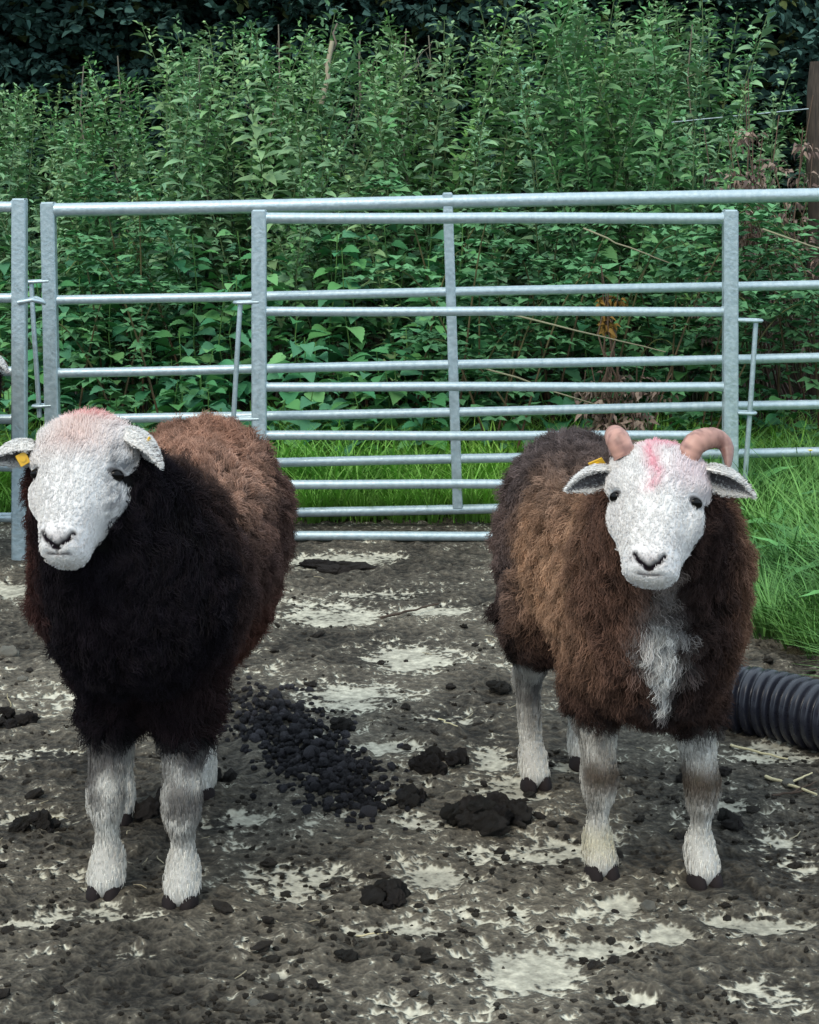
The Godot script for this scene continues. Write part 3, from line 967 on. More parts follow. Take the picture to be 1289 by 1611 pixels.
func head_mesh(s: Dictionary) -> MB:
	var mb := MB.new()
	var rows := 170; var cols := 150
	var tops: float = s.poll
	for j in rows + 1:
		var y := lerpf(FACE_Y[0], FACE_Y[-1], float(j) / rows)
		# pack the rows where the mouth and nose are
		var t := float(j) / rows
		y = FACE_Y[0] + (FACE_Y[-1] - FACE_Y[0]) * (1.25 * t - 0.25 * t * t)
		var w := along(FACE_W, y) * lerpf(1.0, float(s.taper), smoothstep(-0.045, -0.135, y)); var zf := along(FACE_F, y); var zb := along(FACE_B, y)
		var zc := lerpf(zf, zb, 0.5); var hz := (zf - zb) * 0.5
		for i in cols + 1:
			var a := TAU * i / cols
			a = a - 0.16 * sin(2.0 * a)          # a little denser at the sides of the face
			var ex := 0.9 if sin(a) > 0 else 0.95
			var x: float = w * signf(cos(a)) * pow(absf(cos(a)), ex)
			var z: float = zc + hz * signf(sin(a)) * pow(absf(sin(a)), ex)
			var p := Vector3(x, y, z)
			var front := smoothstep(-0.12, -0.02, z - zf + 0.02)
			if sin(a) > 0.0:
				# flat nasal bone with soft edges, sides fall back
				var on_nose := smoothstep(-0.142, -0.110, y) * (1.0 - smoothstep(0.02, 0.06, y))
				p.z += on_nose * (0.010 * exp(-pow(absf(x) / 0.040, 4.0)) - 0.002)
				# brows, sockets, the tear line below the eye
				for sd in [-1.0, 1.0]:
					var q := Vector2(x - sd * 0.070, y)
					p += Vector3(sd * 0.5, 0, 1).normalized() * (0.0050 * gauss(q.distance_to(Vector2(0, 0.022)) / 0.017) * front)
					p -= Vector3(sd * 0.7, 0, 1).normalized() * (0.0085 * gauss(q.distance_to(Vector2(0.001 * sd, -0.004)) / 0.014) * front)
					p -= Vector3(sd * 0.6, 0, 1).normalized() * (0.0045 * gauss(seg_d(Vector2(x, y), Vector2(sd * 0.056, -0.02), Vector2(sd * 0.050, -0.085)) / 0.010) * front)
					p += Vector3(sd, 0, 0.3) * (0.004 * gauss(Vector2(x - sd * 0.072, y).distance_to(Vector2(0, -0.045)) / 0.025))
				# muzzle: two soft lips, nostril flares, slits, the cleft and the mouth
				p.z += 0.006 * gauss((absf(x) - 0.020) / 0.016) * gauss((y + 0.136) / 0.013)
				p.z += 0.004 * gauss((absf(x) - 0.026) / 0.009) * gauss((y + 0.118) / 0.010)
				p.z -= 0.0075 * slit(x, y) * front
				p.z -= 0.0040 * gauss(x / 0.0030) * smoothstep(-0.148, -0.144, y) * (1.0 - smoothstep(-0.137, -0.132, y))
				p.z -= 0.0035 * gauss((y - mouth_y(x)) / 0.0028) * (1.0 - smoothstep(0.018, 0.032, absf(x)))
				p.z += 0.0015 * gauss((y + 0.147) / 0.006) * gauss(x / 0.02)
			p.y += tops * smoothstep(0.05, 0.11, y)
			mb.vert(p, Vector3.UP, Color.WHITE)
	for j in rows:
		for i in cols:
			var a := j * (cols + 1) + i
			mb.quad(a + cols + 1, a + cols + 2, a + 1, a)
	# check the winding once: the front must look forward
	var mid := 90 * (cols + 1) + cols / 4
	soften(mb)
	if mb.n[mid].z < 0.0:
		for i in range(0, mb.ix.size(), 3):
			var t := mb.ix[i + 1]; mb.ix[i + 1] = mb.ix[i + 2]; mb.ix[i + 2] = t
		soften(mb)
	return mb

func face_paint(s: Dictionary, h: Vector3) -> Color:      # the coat's colour on the head; h in head axes
	var n: FastNoiseLite = s.nz
	var c: Color = S(241, 239, 236)
	c = c.lerp(S(218, 214, 212), clampf(0.35 + n.get_noise_3dv(h * Vector3(34, 16, 34)), 0, 1) * 0.6)
	var pink: Color = s.pink
	if s.horns:
		# marker spray: a stripe down the forehead and a band over the poll
		var cx := -0.004 + 0.006 * sin(h.y * 60.0)
		var stripe := gauss((h.x - cx) / 0.0125) * smoothstep(-0.018, 0.012, h.y) * (0.65 + 0.5 * n.get_noise_2d(h.x * 60, h.y * 60))
		stripe *= 1.0 if h.y > 0.03 else 0.75
		var band := gauss((h.x - 0.004) / 0.045) * smoothstep(0.082, 0.100, h.y) * (0.75 + 0.4 * n.get_noise_2d(h.x * 40, h.y * 40))
		c = c.lerp(pink, clampf(maxf(stripe, band), 0, 1) * 0.85)
		c = c.lerp(S(224, 198, 204), 0.55 * smoothstep(0.0, 0.05, h.x) * smoothstep(-0.02, 0.05, h.y))
	else:
		var blush := gauss(h.x / 0.055) * smoothstep(-0.005, 0.05, h.y)
		c = c.lerp(S(226, 198, 188), 0.8 * blush)
		c = c.lerp(pink, 0.6 * gauss((h.x + 0.0) / 0.038) * smoothstep(0.078, 0.102, h.y))
		# grey flecks on the cheek
		var cheek := smoothstep(0.046, 0.068, h.x) * (1.0 - smoothstep(0.03, 0.06, h.y))
		c = c.lerp(S(84, 88, 94), cheek * clampf(0.50 + 1.6 * n.get_noise_3dv(h * 55.0), 0, 0.85))
		# a few dark creases on the brow
		for q in [[-0.010, 0.052, 0.004, 0.036], [0.004, 0.050, 0.000, 0.040], [0.018, 0.032, 0.020, 0.026], [-0.022, 0.050, -0.020, 0.040]]:
			c = c.lerp(S(110, 90, 88), 0.75 * gauss(seg_d(Vector2(h.x, h.y), Vector2(q[0], q[1]), Vector2(q[2], q[3])) / 0.0012))
	# grey skin round eyes and the jaw's shade of darker hair
	for sd in [-1.0, 1.0]:
		var e := Vector2((h.x - sd * 0.068) / 1.35, h.y + 0.002).length()
		c = c.lerp(S(52, 46, 46), 0.9 * (1.0 - smoothstep(0.0085, 0.0120, e)) * smoothstep(-0.1, -0.03, h.z))
	# nose leather
	var sl := slit(h.x, h.y)
	var muz := smoothstep(-0.09, -0.03, h.z)
	var tri := (1.0 - smoothstep(0.006, 0.010, absf(h.x) - (h.y + 0.139) * 0.55)) * smoothstep(-0.142, -0.138, h.y) * (1.0 - smoothstep(-0.133, -0.127, h.y))
	c = c.lerp(S(196, 188, 188), muz * 0.6 * gauss((h.y + 0.124) / 0.014) * gauss(h.x / 0.030))
	c = c.lerp(S(24, 20, 22), muz * clampf(maxf(sl * 1.25, tri), 0, 1))
	c = c.lerp(S(40, 34, 36), muz * 0.8 * gauss(h.x / 0.0018) * smoothstep(-0.148, -0.144, h.y) * (1.0 - smoothstep(-0.137, -0.132, h.y)))
	c = c.lerp(S(62, 54, 56), muz * 0.9 * gauss((h.y - mouth_y(h.x)) / 0.0021) * (1.0 - smoothstep(0.014, 0.027, absf(h.x))))
	return c

func ear_mesh(a: Vector3, b: Vector3, open_dir: Vector3, w: float, outer: Color, inner: Color) -> MB:
	var mb := MB.new()
	var z := (b - a).normalized()
	var up := (open_dir - z * open_dir.dot(z)).normalized()       # towards the opening
	var x := z.cross(up)
	var ln := a.distance_to(b)
	var rows := 18; var arc := 12
	for j in rows + 1:
		var t := float(j) / rows
		var r := w * (0.50 + 0.62 * sin(PI * pow(t, 0.75)) - 0.30 * t) * sqrt(maxf(1.0 - pow(t, 5.0), 0.0)) + 0.0006
		var curl := lerpf(1.15, 0.75, t)
		var c := a + z * ln * t - up * 0.004 * sin(PI * t)
		var ring := 2 * arc + 2
		for i in ring:
			var inside := i > arc
			var u := (float(i) / arc if not inside else float(ring - 1 - i) / arc) * 2.0 - 1.0
			var ang := u * PI * 0.55 * curl
			var rr := r * (0.80 if inside else 1.0) - (0.0 if not inside else 0.0004)
			var p := c + x * sin(ang) * rr - up * (cos(ang) * rr - 0.35 * r)
			if inside and absf(u) > 0.98: p = c + x * sin(ang) * r * 0.97 - up * (cos(ang) * r * 0.97 - 0.35 * r)
			var k := inner if inside else outer
			if inside: k = inner.lerp(outer, smoothstep(0.55, 0.98, absf(u)) * 0.8 + 0.25 * t * t)
			mb.vert(p, Vector3.UP, k)
	var ring2 := 2 * arc + 2
	for j in rows:
		for i in ring2:
			var p := j * ring2 + i; var q := j * ring2 + (i + 1) % ring2
			mb.quad(p, q, q + ring2, p + ring2)
	soften(mb)
	# outward on the outer side is away from the opening
	var k := (rows / 2) * ring2 + arc / 2
	if mb.n[k].dot(up) > 0.0:
		for i in range(0, mb.ix.size(), 3):
			var t := mb.ix[i + 1]; mb.ix[i + 1] = mb.ix[i + 2]; mb.ix[i + 2] = t
		soften(mb)
	return mb

func lock_mesh(ln: float, strands: int, spread: float, crimp: float, root_r: float, segs: int, root_shade: float, gather: float) -> ArrayMesh:
	var mb := MB.new()
	for i in strands:
		var a := R(0, TAU); var r := spread * sqrt(rng.randf())
		var o := Vector3(cos(a) * r, 0, sin(a) * r)
		var l := ln * R(0.65, 1.1)
		var tip := o * (1.0 - gather) + Vector3(R(-1, 1), 0, R(-1, 1)) * spread * 0.45
		var ph := R(0, TAU); var ca := R(0, TAU); var fr := R(1.4, 2.4)
		var cd := Vector3(cos(ca), 0, sin(ca)); var ce := Vector3(-sin(ca), 0, cos(ca))
		var p := PackedVector3Array(); var rad := PackedFloat32Array()
		for s in segs + 1:
			var t := float(s) / segs
			var wv := crimp * t
			p.append(o.lerp(tip, t) + Vector3(0, l * (t - 0.12 * t * t), 0) + cd * wv * sin(ph + fr * TAU * t) + ce * wv * 0.7 * cos(ph + fr * TAU * t) + Vector3(0, 0, l * 0.22 * t * t))
			rad.append(root_r * (1.0 - 0.72 * t * t))
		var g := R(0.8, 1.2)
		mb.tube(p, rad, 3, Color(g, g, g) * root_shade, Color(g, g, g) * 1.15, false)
	return mb.mesh()

func strew(mb: MB, first: int, last: int, density: float, want: Callable) -> Array:     # places on triangles [first, last): want(p, n) gives [dir, scale, colour, kind] or []
	var out := []
	for i in range(first, last, 3):
		var a := mb.ix[i]; var b := mb.ix[i + 1]; var d := mb.ix[i + 2]
		var area := (mb.v[b] - mb.v[a]).cross(mb.v[d] - mb.v[a]).length() * 0.5
		var m := area * density
		var cnt := int(m) + (1 if rng.randf() < m - int(m) else 0)
		for e in cnt:
			var u := rng.randf(); var w := rng.randf()
			if u + w > 1.0: u = 1.0 - u; w = 1.0 - w
			var p := mb.v[a] + (mb.v[b] - mb.v[a]) * u + (mb.v[d] - mb.v[a]) * w
			var n := (mb.n[a] + (mb.n[b] - mb.n[a]) * u + (mb.n[d] - mb.n[a]) * w).normalized()
			strew_c = mb.c[a]
			var r: Array = want.call(p, n)
			if r.size(): out.append([p, n, r])
	return out

func hair_frame(p: Vector3, dir: Vector3, n: Vector3, size: Vector3, sink := 0.003) -> Transform3D:    # +y along dir, +z away from the body
	var y := dir.normalized()
	var x := y.cross(n)
	if x.length() < 0.05: x = y.cross(Vector3(R(-1, 1), R(-1, 1), R(-1, 1)))
	x = x.normalized()
	var z := x.cross(y)
	# curl tips towards the ground: the lock's own +z leans away from the skin
	return Transform3D(Basis(x * size.x, y * size.y, -z * size.z), p - n * sink)

func coat(o: Node3D, called: String, meshes: Array, mat: Material, spots: Array, sink := 0.003):
	for k in meshes.size():
		var xs := []; var cs := []
		for i in range(k, spots.size(), meshes.size()):
			var s: Array = spots[i]
			var r: Array = s[2]
			xs.append(hair_frame(s[0], r[0], s[1], r[1] * R(0.8, 1.2), sink)); cs.append(r[2])
		scatter(called, meshes[k], mat, xs, cs, o)

func sheep(s: Dictionary) -> Node3D:
	var o := thing("sheep", s.label, "sheep", s.at, "white-faced sheep in the yard")
	var Bx := Transform3D(Basis(Vector3.UP, s.yaw), Vector3.ZERO)
	var Hx := Transform3D(Basis(Vector3.UP, s.head_yaw) * Basis(Vector3.BACK, s.head_roll) * Basis(Vector3.RIGHT, -s.head_pitch), s.head_at)
	Hx.basis = Hx.basis.scaled_local(s.head_size)
	# --- body field
	var ps: Array[Prim] = []
	for q in s.body: ps.append(ell(Bx, q[0], q[1], 0.07, q[2] if q.size() > 2 else Vector3.ZERO))
	ps.append(cap(Bx * s.neck[0], Hx * Vector3(0, 0.02, -0.11), s.neck[1], s.neck[2], 0.09))
	ps.append(cap(Bx * s.throat, Hx * Vector3(0, -0.03, -0.15), s.neck[1] * 0.8, s.neck[2] * 0.7, 0.09))
	var th: float = s.leg
	for q in s.front:
		var f: Vector3 = q
		var el := Bx * Vector3(f.x * 0.95, 0.34, f.z - 0.04); var kn := Bx * Vector3(f.x, 0.175, f.z + 0.004); var fe := Bx * Vector3(f.x, 0.062, f.z - 0.012); var ho := Bx * Vector3(f.x, 0.028, f.z + 0.012)
		ps.append(cap(Bx * Vector3(f.x * 0.8, 0.46, f.z - 0.06), el, 0.066 * th, 0.042 * th, 0.05))
		ps.append(cap(el, kn, 0.040 * th, 0.0245 * th, 0.03))
		ps.append(cap(kn + Vector3(0, 0.012, 0.002), kn - Vector3(0, 0.016, -0.002), 0.0265 * th, 0.0235 * th, 0.02))
		ps.append(cap(kn, fe, 0.0170 * th, 0.0155 * th, 0.02))
		ps.append(cap(fe + Vector3(0, 0.006, 0), ho, 0.0245 * th, 0.0285 * th, 0.015))
	for q in s.hind:
		var f: Vector3 = q
		var hip := Bx * Vector3(s.hip.x + f.x * 0.75, 0.50, s.hip.z); var st := Bx * Vector3(f.x * 0.95, 0.36, f.z + 0.06); var hk := Bx * Vector3(f.x, 0.215, f.z - 0.055); var fe := Bx * Vector3(f.x, 0.065, f.z - 0.012); var ho := Bx * Vector3(f.x, 0.028, f.z + 0.012)
		ps.append(cap(hip, st, s.hip_r, s.hip_r * 0.72, 0.06))
		ps.append(cap(st, hk, 0.060 * th, 0.0255 * th, 0.03))
		ps.append(cap(hk, fe, 0.024 * th, 0.0195 * th, 0.02))
		ps.append(cap(fe, ho, 0.0245 * th, 0.0275 * th, 0.015))
	if s.has("tail"): ps.append(cap(Bx * s.tail[0], Bx * s.tail[1], 0.030, 0.016, 0.03))
	var lo := Vector3(-0.36, -0.005, -0.95); var hi := Vector3(0.40, 0.98, 0.42)
	var body := nets(ps, lo, hi, 0.012)
	var n_body := body.ix.size()
	var skin: Callable = s.skin
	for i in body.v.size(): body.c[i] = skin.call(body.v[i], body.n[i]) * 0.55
	# --- head into the same mesh
	var hm := head_mesh(s)
	for i in hm.v.size(): hm.c[i] = face_paint(s, hm.v[i])
	body.add(hm, Hx, Color.WHITE)
	var n_head := body.ix.size()
	for q in s.ears:
		body.add(ear_mesh(q[0], q[1], q[2], q[3], S(226, 222, 216), S(96, 92, 94)), Transform3D(Basis(Vector3.UP, s.head_yaw), s.head_at), Color.WHITE)
	var n_ear := body.ix.size()
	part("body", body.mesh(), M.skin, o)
	# --- the coat
	var nz2 := noise(83, 1.0, 2)
	var skull := Hx.affine_inverse()
	var spots := strew(body, 0, n_body, s.density, func(p: Vector3, n: Vector3):
		if p.y < 0.20: return []
		var h := skull * p
		if h.y > -0.15 and h.y < 0.11 and absf(h.x) < along(FACE_W, h.y) * 0.93 and h.z > along(FACE_B, h.y): return []
		if h.z > -0.075 and h.y > -0.12 and h.y < 0.1: return []
		var f := smoothstep(0.255, 0.315, p.y)
		if rng.randf() > f: return []
		var fl := Vector3(nz2.get_noise_3dv(p * 16.0), nz2.get_noise_3dv(p * 16.0 + Vector3(31, 0, 0)), nz2.get_noise_3dv(p * 16.0 + Vector3(0, 57, 0)))
		var dir := (fl * 0.9 + n * 0.60 + Vector3(0, -0.62, 0) + Vector3(R(-1, 1), R(-1, 1), R(-1, 1)) * 0.28)
		if n.y > 0.6: dir += Vector3(0, 0.55, -0.3)
		var long := lerpf(0.65, 1.0, f) * R(0.85, 1.15)
		if h.z > -0.25 and h.length() < 0.33: long *= 0.72
		return [dir, Vector3(1, long, 1), skin.call(p, n) * R(0.6, 1.4)])
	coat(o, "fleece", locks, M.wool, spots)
	# legs
	var lp := strew(body, 0, n_body, 26000.0, func(p: Vector3, n: Vector3):
		if p.y > 0.31 or p.y < 0.036: return []
		if p.y > 0.26 and rng.randf() < (p.y - 0.26) / 0.05: return []
		var dir := n * 0.20 + Vector3(0, -1, 0) + Vector3(R(-1, 1), R(-0.5, 0.5), R(-1, 1)) * 0.14
		var long := 0.9 + 0.5 * gauss((p.y - 0.055) / 0.02)
		return [dir, Vector3(1, long, 1), leg_paint(s, p) * R(0.8, 1.15)])
	coat(o, "leg_hair", hairs, M.fur, lp, 0.001)
	# face
	var fp := strew(body, n_body, n_head, 105000.0, func(p: Vector3, n: Vector3):
		var h := skull * p
		if h.z < -0.135: return []
		var k := face_paint(s, h)
		if k.get_luminance() < 0.30: return []
		for sd in [-1.0, 1.0]:
			if h.z > -0.09 and Vector2((h.x - sd * 0.068) / 1.35, h.y + 0.0010).length() < 0.0118: return []
		var flow := Hx.basis * Vector3(h.x * 9.0 + sin(h.y * 70.0 + h.x * 40.0) * 0.25, 1.0 if h.y > -0.14 else -0.4, -0.1)
		flow = (flow - n * flow.dot(n)).normalized()
		var curly := smoothstep(0.03, 0.11, h.y) * float(s.forelock)
		var cheek := smoothstep(0.05, 0.075, absf(h.x))
		if h.y < -0.08: flow = flow.lerp(Hx.basis * Vector3(h.x * 18.0, 0.6, 0), 0.4).normalized()
		var dir := flow * lerpf(1.0, 0.6, curly) + n * (0.072 + 0.28 * curly + 0.12 * cheek) + Vector3(R(-1, 1), R(-1, 1), R(-1, 1)) * (0.07 + 0.35 * curly + 0.12 * cheek)
		var long := 0.50 + 0.30 * smoothstep(-0.06, 0.03, h.y) + 0.75 * curly + 0.3 * cheek
		if h.y < -0.10:
			if rng.randf() < 0.5: return []
			long = 0.32
		return [dir, Vector3(0.8, long, 0.8), k * R(0.96, 1.04)])
	coat(o, "face_hair", hairs, M.fur, fp, 0.0019)
	var ep := strew(body, n_head, n_ear, 110000.0, func(p: Vector3, n: Vector3):
		var away := (p - Vector3(s.head_at)) ; away.y = 0
		var e := skull * p
		if absf(e.x) < 0.064: return []
		var dark: bool = strew_c.get_luminance() < 0.45 and rng.randf() < 0.8
		return [away.normalized() + n * 0.1 + Vector3(R(-1, 1), R(-1, 1), R(-1, 1)) * 0.15, Vector3(0.7, 0.45, 0.7), (S(122, 116, 116) if dark else S(242, 240, 236)) * R(0.85, 1.1)])
	coat(o, "ear_hair", hairs, M.fur, ep, 0.0003)
	# --- eyes, lids
	for sd in [-1.0, 1.0]:
		var eb := ball(16, 20, Vector3(0.0140, 0.0108, 0.0140) * float(s.eye), 0.0, noise(1, 1), Vector3.ZERO, Color.WHITE)
		var eye := part("eye", eb.mesh(), M.eye, o)
		eye.transform = Hx * Transform3D(Basis(), Vector3(sd * 0.0622, -0.0012, -0.0458))
	# --- hooves: two claws each
	for q in s.front + s.hind:
		for sd in [-1.0, 1.0]:
			var cb := ball(10, 14, Vector3(0.0158, 0.026, 0.029), 0.10, noise(3, 1.2), Vector3(q.x * 9, sd, q.z), S(34, 31, 30), -0.004)
			var claw := part("claw", cb.mesh(), M.plain, o)
			claw.transform = Bx * Transform3D(Basis(Vector3.UP, sd * -0.10), Vector3(q.x + sd * 0.0165, 0.006, q.z + 0.020))
	# --- horns
	for q in s.horn_paths:
		var hb := MB.new()
		var cv := Curve3D.new()
		for p in q[0]: cv.add_point(p)
		for i in cv.point_count:
			var a := cv.get_point_position(maxi(i - 1, 0)); var b := cv.get_point_position(mini(i + 1, cv.point_count - 1))
			cv.set_point_in(i, (a - b) * 0.17); cv.set_point_out(i, (b - a) * 0.17)
		var pts := PackedVector3Array(); var rad := PackedFloat32Array()
		var ln := cv.get_baked_length()
		for i in 101:
			var t := i / 100.0
			pts.append(cv.sample_baked(ln * t, true))
			var f: float = t * (q[1].size() - 1); var fi := mini(int(f), q[1].size() - 2)
			rad.append(lerpf(q[1][fi], q[1][fi + 1], f - fi) * (1.0 + 0.03 * sin(t * 72.0) * (0.5 + 0.4 * sin(t * 31.0)) + 0.015 * sin(t * 190.0)) * (1.0 if i < 100 else 0.4))
		hb.tube(pts, rad, 20, S(204, 156, 140), S(112, 88, 82))
		for i in 101 * 20:
			var t := (i / 20) / 100.0
			hb.c[i] = hb.c[i].lerp(S(96, 72, 66), 0.2 * (0.5 - 0.5 * sin(t * 72.0 + 2.0 * sin(t * 9.0))))
		var nn := noise(9, 30.0, 3)
		for i in hb.v.size():
			var g := nn.get_noise_3dv(hb.v[i] * Vector3(1.6, 0.8, 2.0))
			hb.c[i] = hb.c[i].lerp(S(112, 80, 74), clampf(g * 1.5 + 0.12, 0, 0.75))
		var hn := part("horn", hb.mesh(), M.horn, o)
		hn.transform = Transform3D(Basis(Vector3.UP, s.head_yaw), s.head_at)
	# --- ear tags
	for q in s.tags:
		var tm := MB.new()
		tm.box(Transform3D(), Vector3(q[3], q[4], 0.0024), 0.0008, Color.WHITE)
		tm.tube(PackedVector3Array([Vector3(0, 0, -0.003), Vector3(0, 0, 0.003)]), PackedFloat32Array([0.005, 0.005]), 12, Color.WHITE, Color.WHITE)
		var tg := part("ear_tag", tm.mesh(), M.tag, o)
		tg.transform = Transform3D(Basis(Vector3.UP, s.head_yaw), s.head_at) * Transform3D(Basis.from_euler(q[1]), q[0])
	return o

func leg_paint(s: Dictionary, p: Vector3) -> Color:
	var n: FastNoiseLite = s.nz
	var c: Color = S(236, 233, 224)
	var g := n.get_noise_3dv(p * 14.0)
	c = c.lerp(S(132, 128, 120), clampf(0.25 + g * 1.5, 0, 0.65) * smoothstep(0.04, 0.14, p.y))
	var q: Vector3 = Basis(Vector3.UP, -float(s.yaw)) * p
	var hind := q.z < -0.22
	if s.horns:
		if not hind:
			c = c.lerp(S(92, 80, 68), 0.95 * gauss((p.y - 0.19) / 0.034) * smoothstep(0.0, 0.03, q.z + 0.05))
			if p.y < 0.10 and q.x < 0: c = c.lerp(S(206, 196, 156), 0.55 * gauss((p.y - 0.065) / 0.028))
		else: c = c.lerp(S(72, 68, 68), smoothstep(0.09, 0.19, p.y) * (0.5 + 0.4 * g))
	else:
		c = c.lerp(S(104, 101, 99), 0.85 * smoothstep(0.13, 0.19, p.y) * clampf(0.7 + g * 1.2, 0, 1))
		c = c.lerp(S(66, 64, 68), 0.8 * smoothstep(0.22, 0.30, p.y))
	return c

var strew_c := Color.WHITE
var locks := []
var hairs := []

func sheep_flock():
	M.horn = vmat(0.45, 0.45)
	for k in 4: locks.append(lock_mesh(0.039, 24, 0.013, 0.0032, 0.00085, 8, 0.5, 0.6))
	for k in 3: hairs.append(lock_mesh(0.017, 10, 0.007, 0.0007, 0.00050, 4, 1.0, 0.2))
	var nz := noise(81, 1.0, 3)
	# the horned ram lamb on the right
	var ram := {
		"label": "brown horned sheep with pink forehead stripe and white chest blaze", "at": Vector3(0.435, 0, -3.445), "yaw": deg_to_rad(11.3),
		"head_at": Vector3(-0.037, 0.768, 0.345), "head_yaw": deg_to_rad(-12.0), "head_roll": deg_to_rad(-2.2), "head_pitch": deg_to_rad(30.0), "head_size": Vector3(1.0, 0.925, 1.0), "poll": 0.0,
		"body": [[Vector3(0.012, 0.512, -0.33), Vector3(0.138, 0.182, 0.32)], [Vector3(0.0, 0.475, 0.0), Vector3(0.132, 0.165, 0.175)], [Vector3(0, 0.60, 0.03), Vector3(0.118, 0.13, 0.16)], [Vector3(0.020, 0.548, -0.54), Vector3(0.132, 0.158, 0.16)]],
		"neck": [Vector3(0, 0.60, 0.05), 0.110, 0.085], "throat": Vector3(0, 0.52, 0.09), "leg": 1.0,
		"front": [Vector3(-0.085, 0, -0.038), Vector3(0.085, 0, 0.034)], "hind": [Vector3(-0.078, 0, -0.52), Vector3(0.058, 0, -0.63)], "hip": Vector3(0.025, 0, -0.56),
		"taper": 0.92, "eye": 1.0, "hip_r": 0.085, "tail": [Vector3(-0.02, 0.60, -0.68), Vector3(-0.080, 0.29, -0.78)],
		"ears": [[Vector3(-0.078, 0.014, -0.075), Vector3(-0.152, -0.018, -0.060), Vector3(0.1, -0.5, 0.85), 0.022], [Vector3(0.076, 0.020, -0.085), Vector3(0.156, -0.020, -0.085), Vector3(-0.15, -0.5, 0.85), 0.024]],
		"horns": true, "pink": S(234, 120, 146), "forelock": 0.45, "density": 14000.0, "nz": nz,
		"horn_paths": [[[Vector3(-0.054, 0.042, -0.07), Vector3(-0.067, 0.068, -0.076), Vector3(-0.078, 0.070, -0.115), Vector3(-0.082, 0.054, -0.130), Vector3(-0.082, 0.034, -0.118)], [0.020, 0.0205, 0.017, 0.010, 0.003]], [[Vector3(0.048, 0.042, -0.075), Vector3(0.063, 0.067, -0.082), Vector3(0.092, 0.072, -0.104), Vector3(0.111, 0.056, -0.108), Vector3(0.115, 0.022, -0.085)], [0.019, 0.0195, 0.017, 0.011, 0.0025]]],
		"tags": [[Vector3(-0.102, 0.026, -0.080), Vector3(0.5, 0.2, 0.5), 0, 0.026, 0.018]],
	}
	ram.skin = func(p: Vector3, n: Vector3) -> Color:
		var g := nz.get_noise_3dv(p * 7.0); var g2 := nz.get_noise_3dv(p * 22.0 + Vector3(9, 0, 0))
		var q := Basis(Vector3.UP, -deg_to_rad(11.3)) * p
		if p.y < 0.30 and absf(p.x) < 0.5:
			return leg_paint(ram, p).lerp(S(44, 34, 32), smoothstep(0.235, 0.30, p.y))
		var c := S(106, 80, 68)
		var bleached := smoothstep(0.06, -0.10, q.x) * smoothstep(0.14, -0.12, q.z) * (1.0 - smoothstep(-0.34, -0.62, q.z)) * smoothstep(0.30, 0.50, p.y)
		c = c.lerp(S(186, 150, 122), clampf(bleached * (0.75 + 0.6 * g), 0, 1))
		c = c.lerp(S(100, 88, 86), smoothstep(-0.36, -0.52, q.z) * (0.8 + 0.4 * g))
		c = c.lerp(S(96, 88, 88), smoothstep(0.58, 0.70, p.y) * smoothstep(-0.15, -0.3, q.z) * 0.8)
		var chest := smoothstep(0.02, 0.14, q.z) * smoothstep(0.11, 0.03, absf(q.x - 0.01))
		c = c.lerp(S(34, 29, 32), clampf(chest * 0.8, 0, 1))
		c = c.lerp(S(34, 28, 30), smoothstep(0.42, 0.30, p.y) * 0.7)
		c = c.lerp(S(140, 108, 88), smoothstep(0.075, 0.125, q.x) * smoothstep(0.36, 0.48, p.y) * (0.75 + 0.5 * g))
		# the white blaze on the chest
		var bx := p.x - 0.002 + 0.10 * (p.y - 0.44)
		var wide := lerpf(0.008, 0.023, smoothstep(0.37, 0.50, p.y))
		var blaze := gauss(bx / wide) * smoothstep(0.355, 0.40, p.y) * (1.0 - 0.9 * smoothstep(0.46, 0.56, p.y)) * smoothstep(0.06, 0.12, q.z)
		c = c.lerp(S(246, 244, 238), clampf(blaze * (2.4 + 2.0 * g2), 0, 1))
		c = c.lerp(S(150, 146, 146), clampf(gauss(bx / (wide * 2.1)) * 0.35 * smoothstep(0.3, 0.36, p.y) * (1.0 - smoothstep(0.52, 0.58, p.y)) * smoothstep(0.06, 0.12, q.z) * (0.5 + 1.2 * g2), 0, 0.5))
		return c * (1.0 + 0.35 * g2)
	sheep(ram)
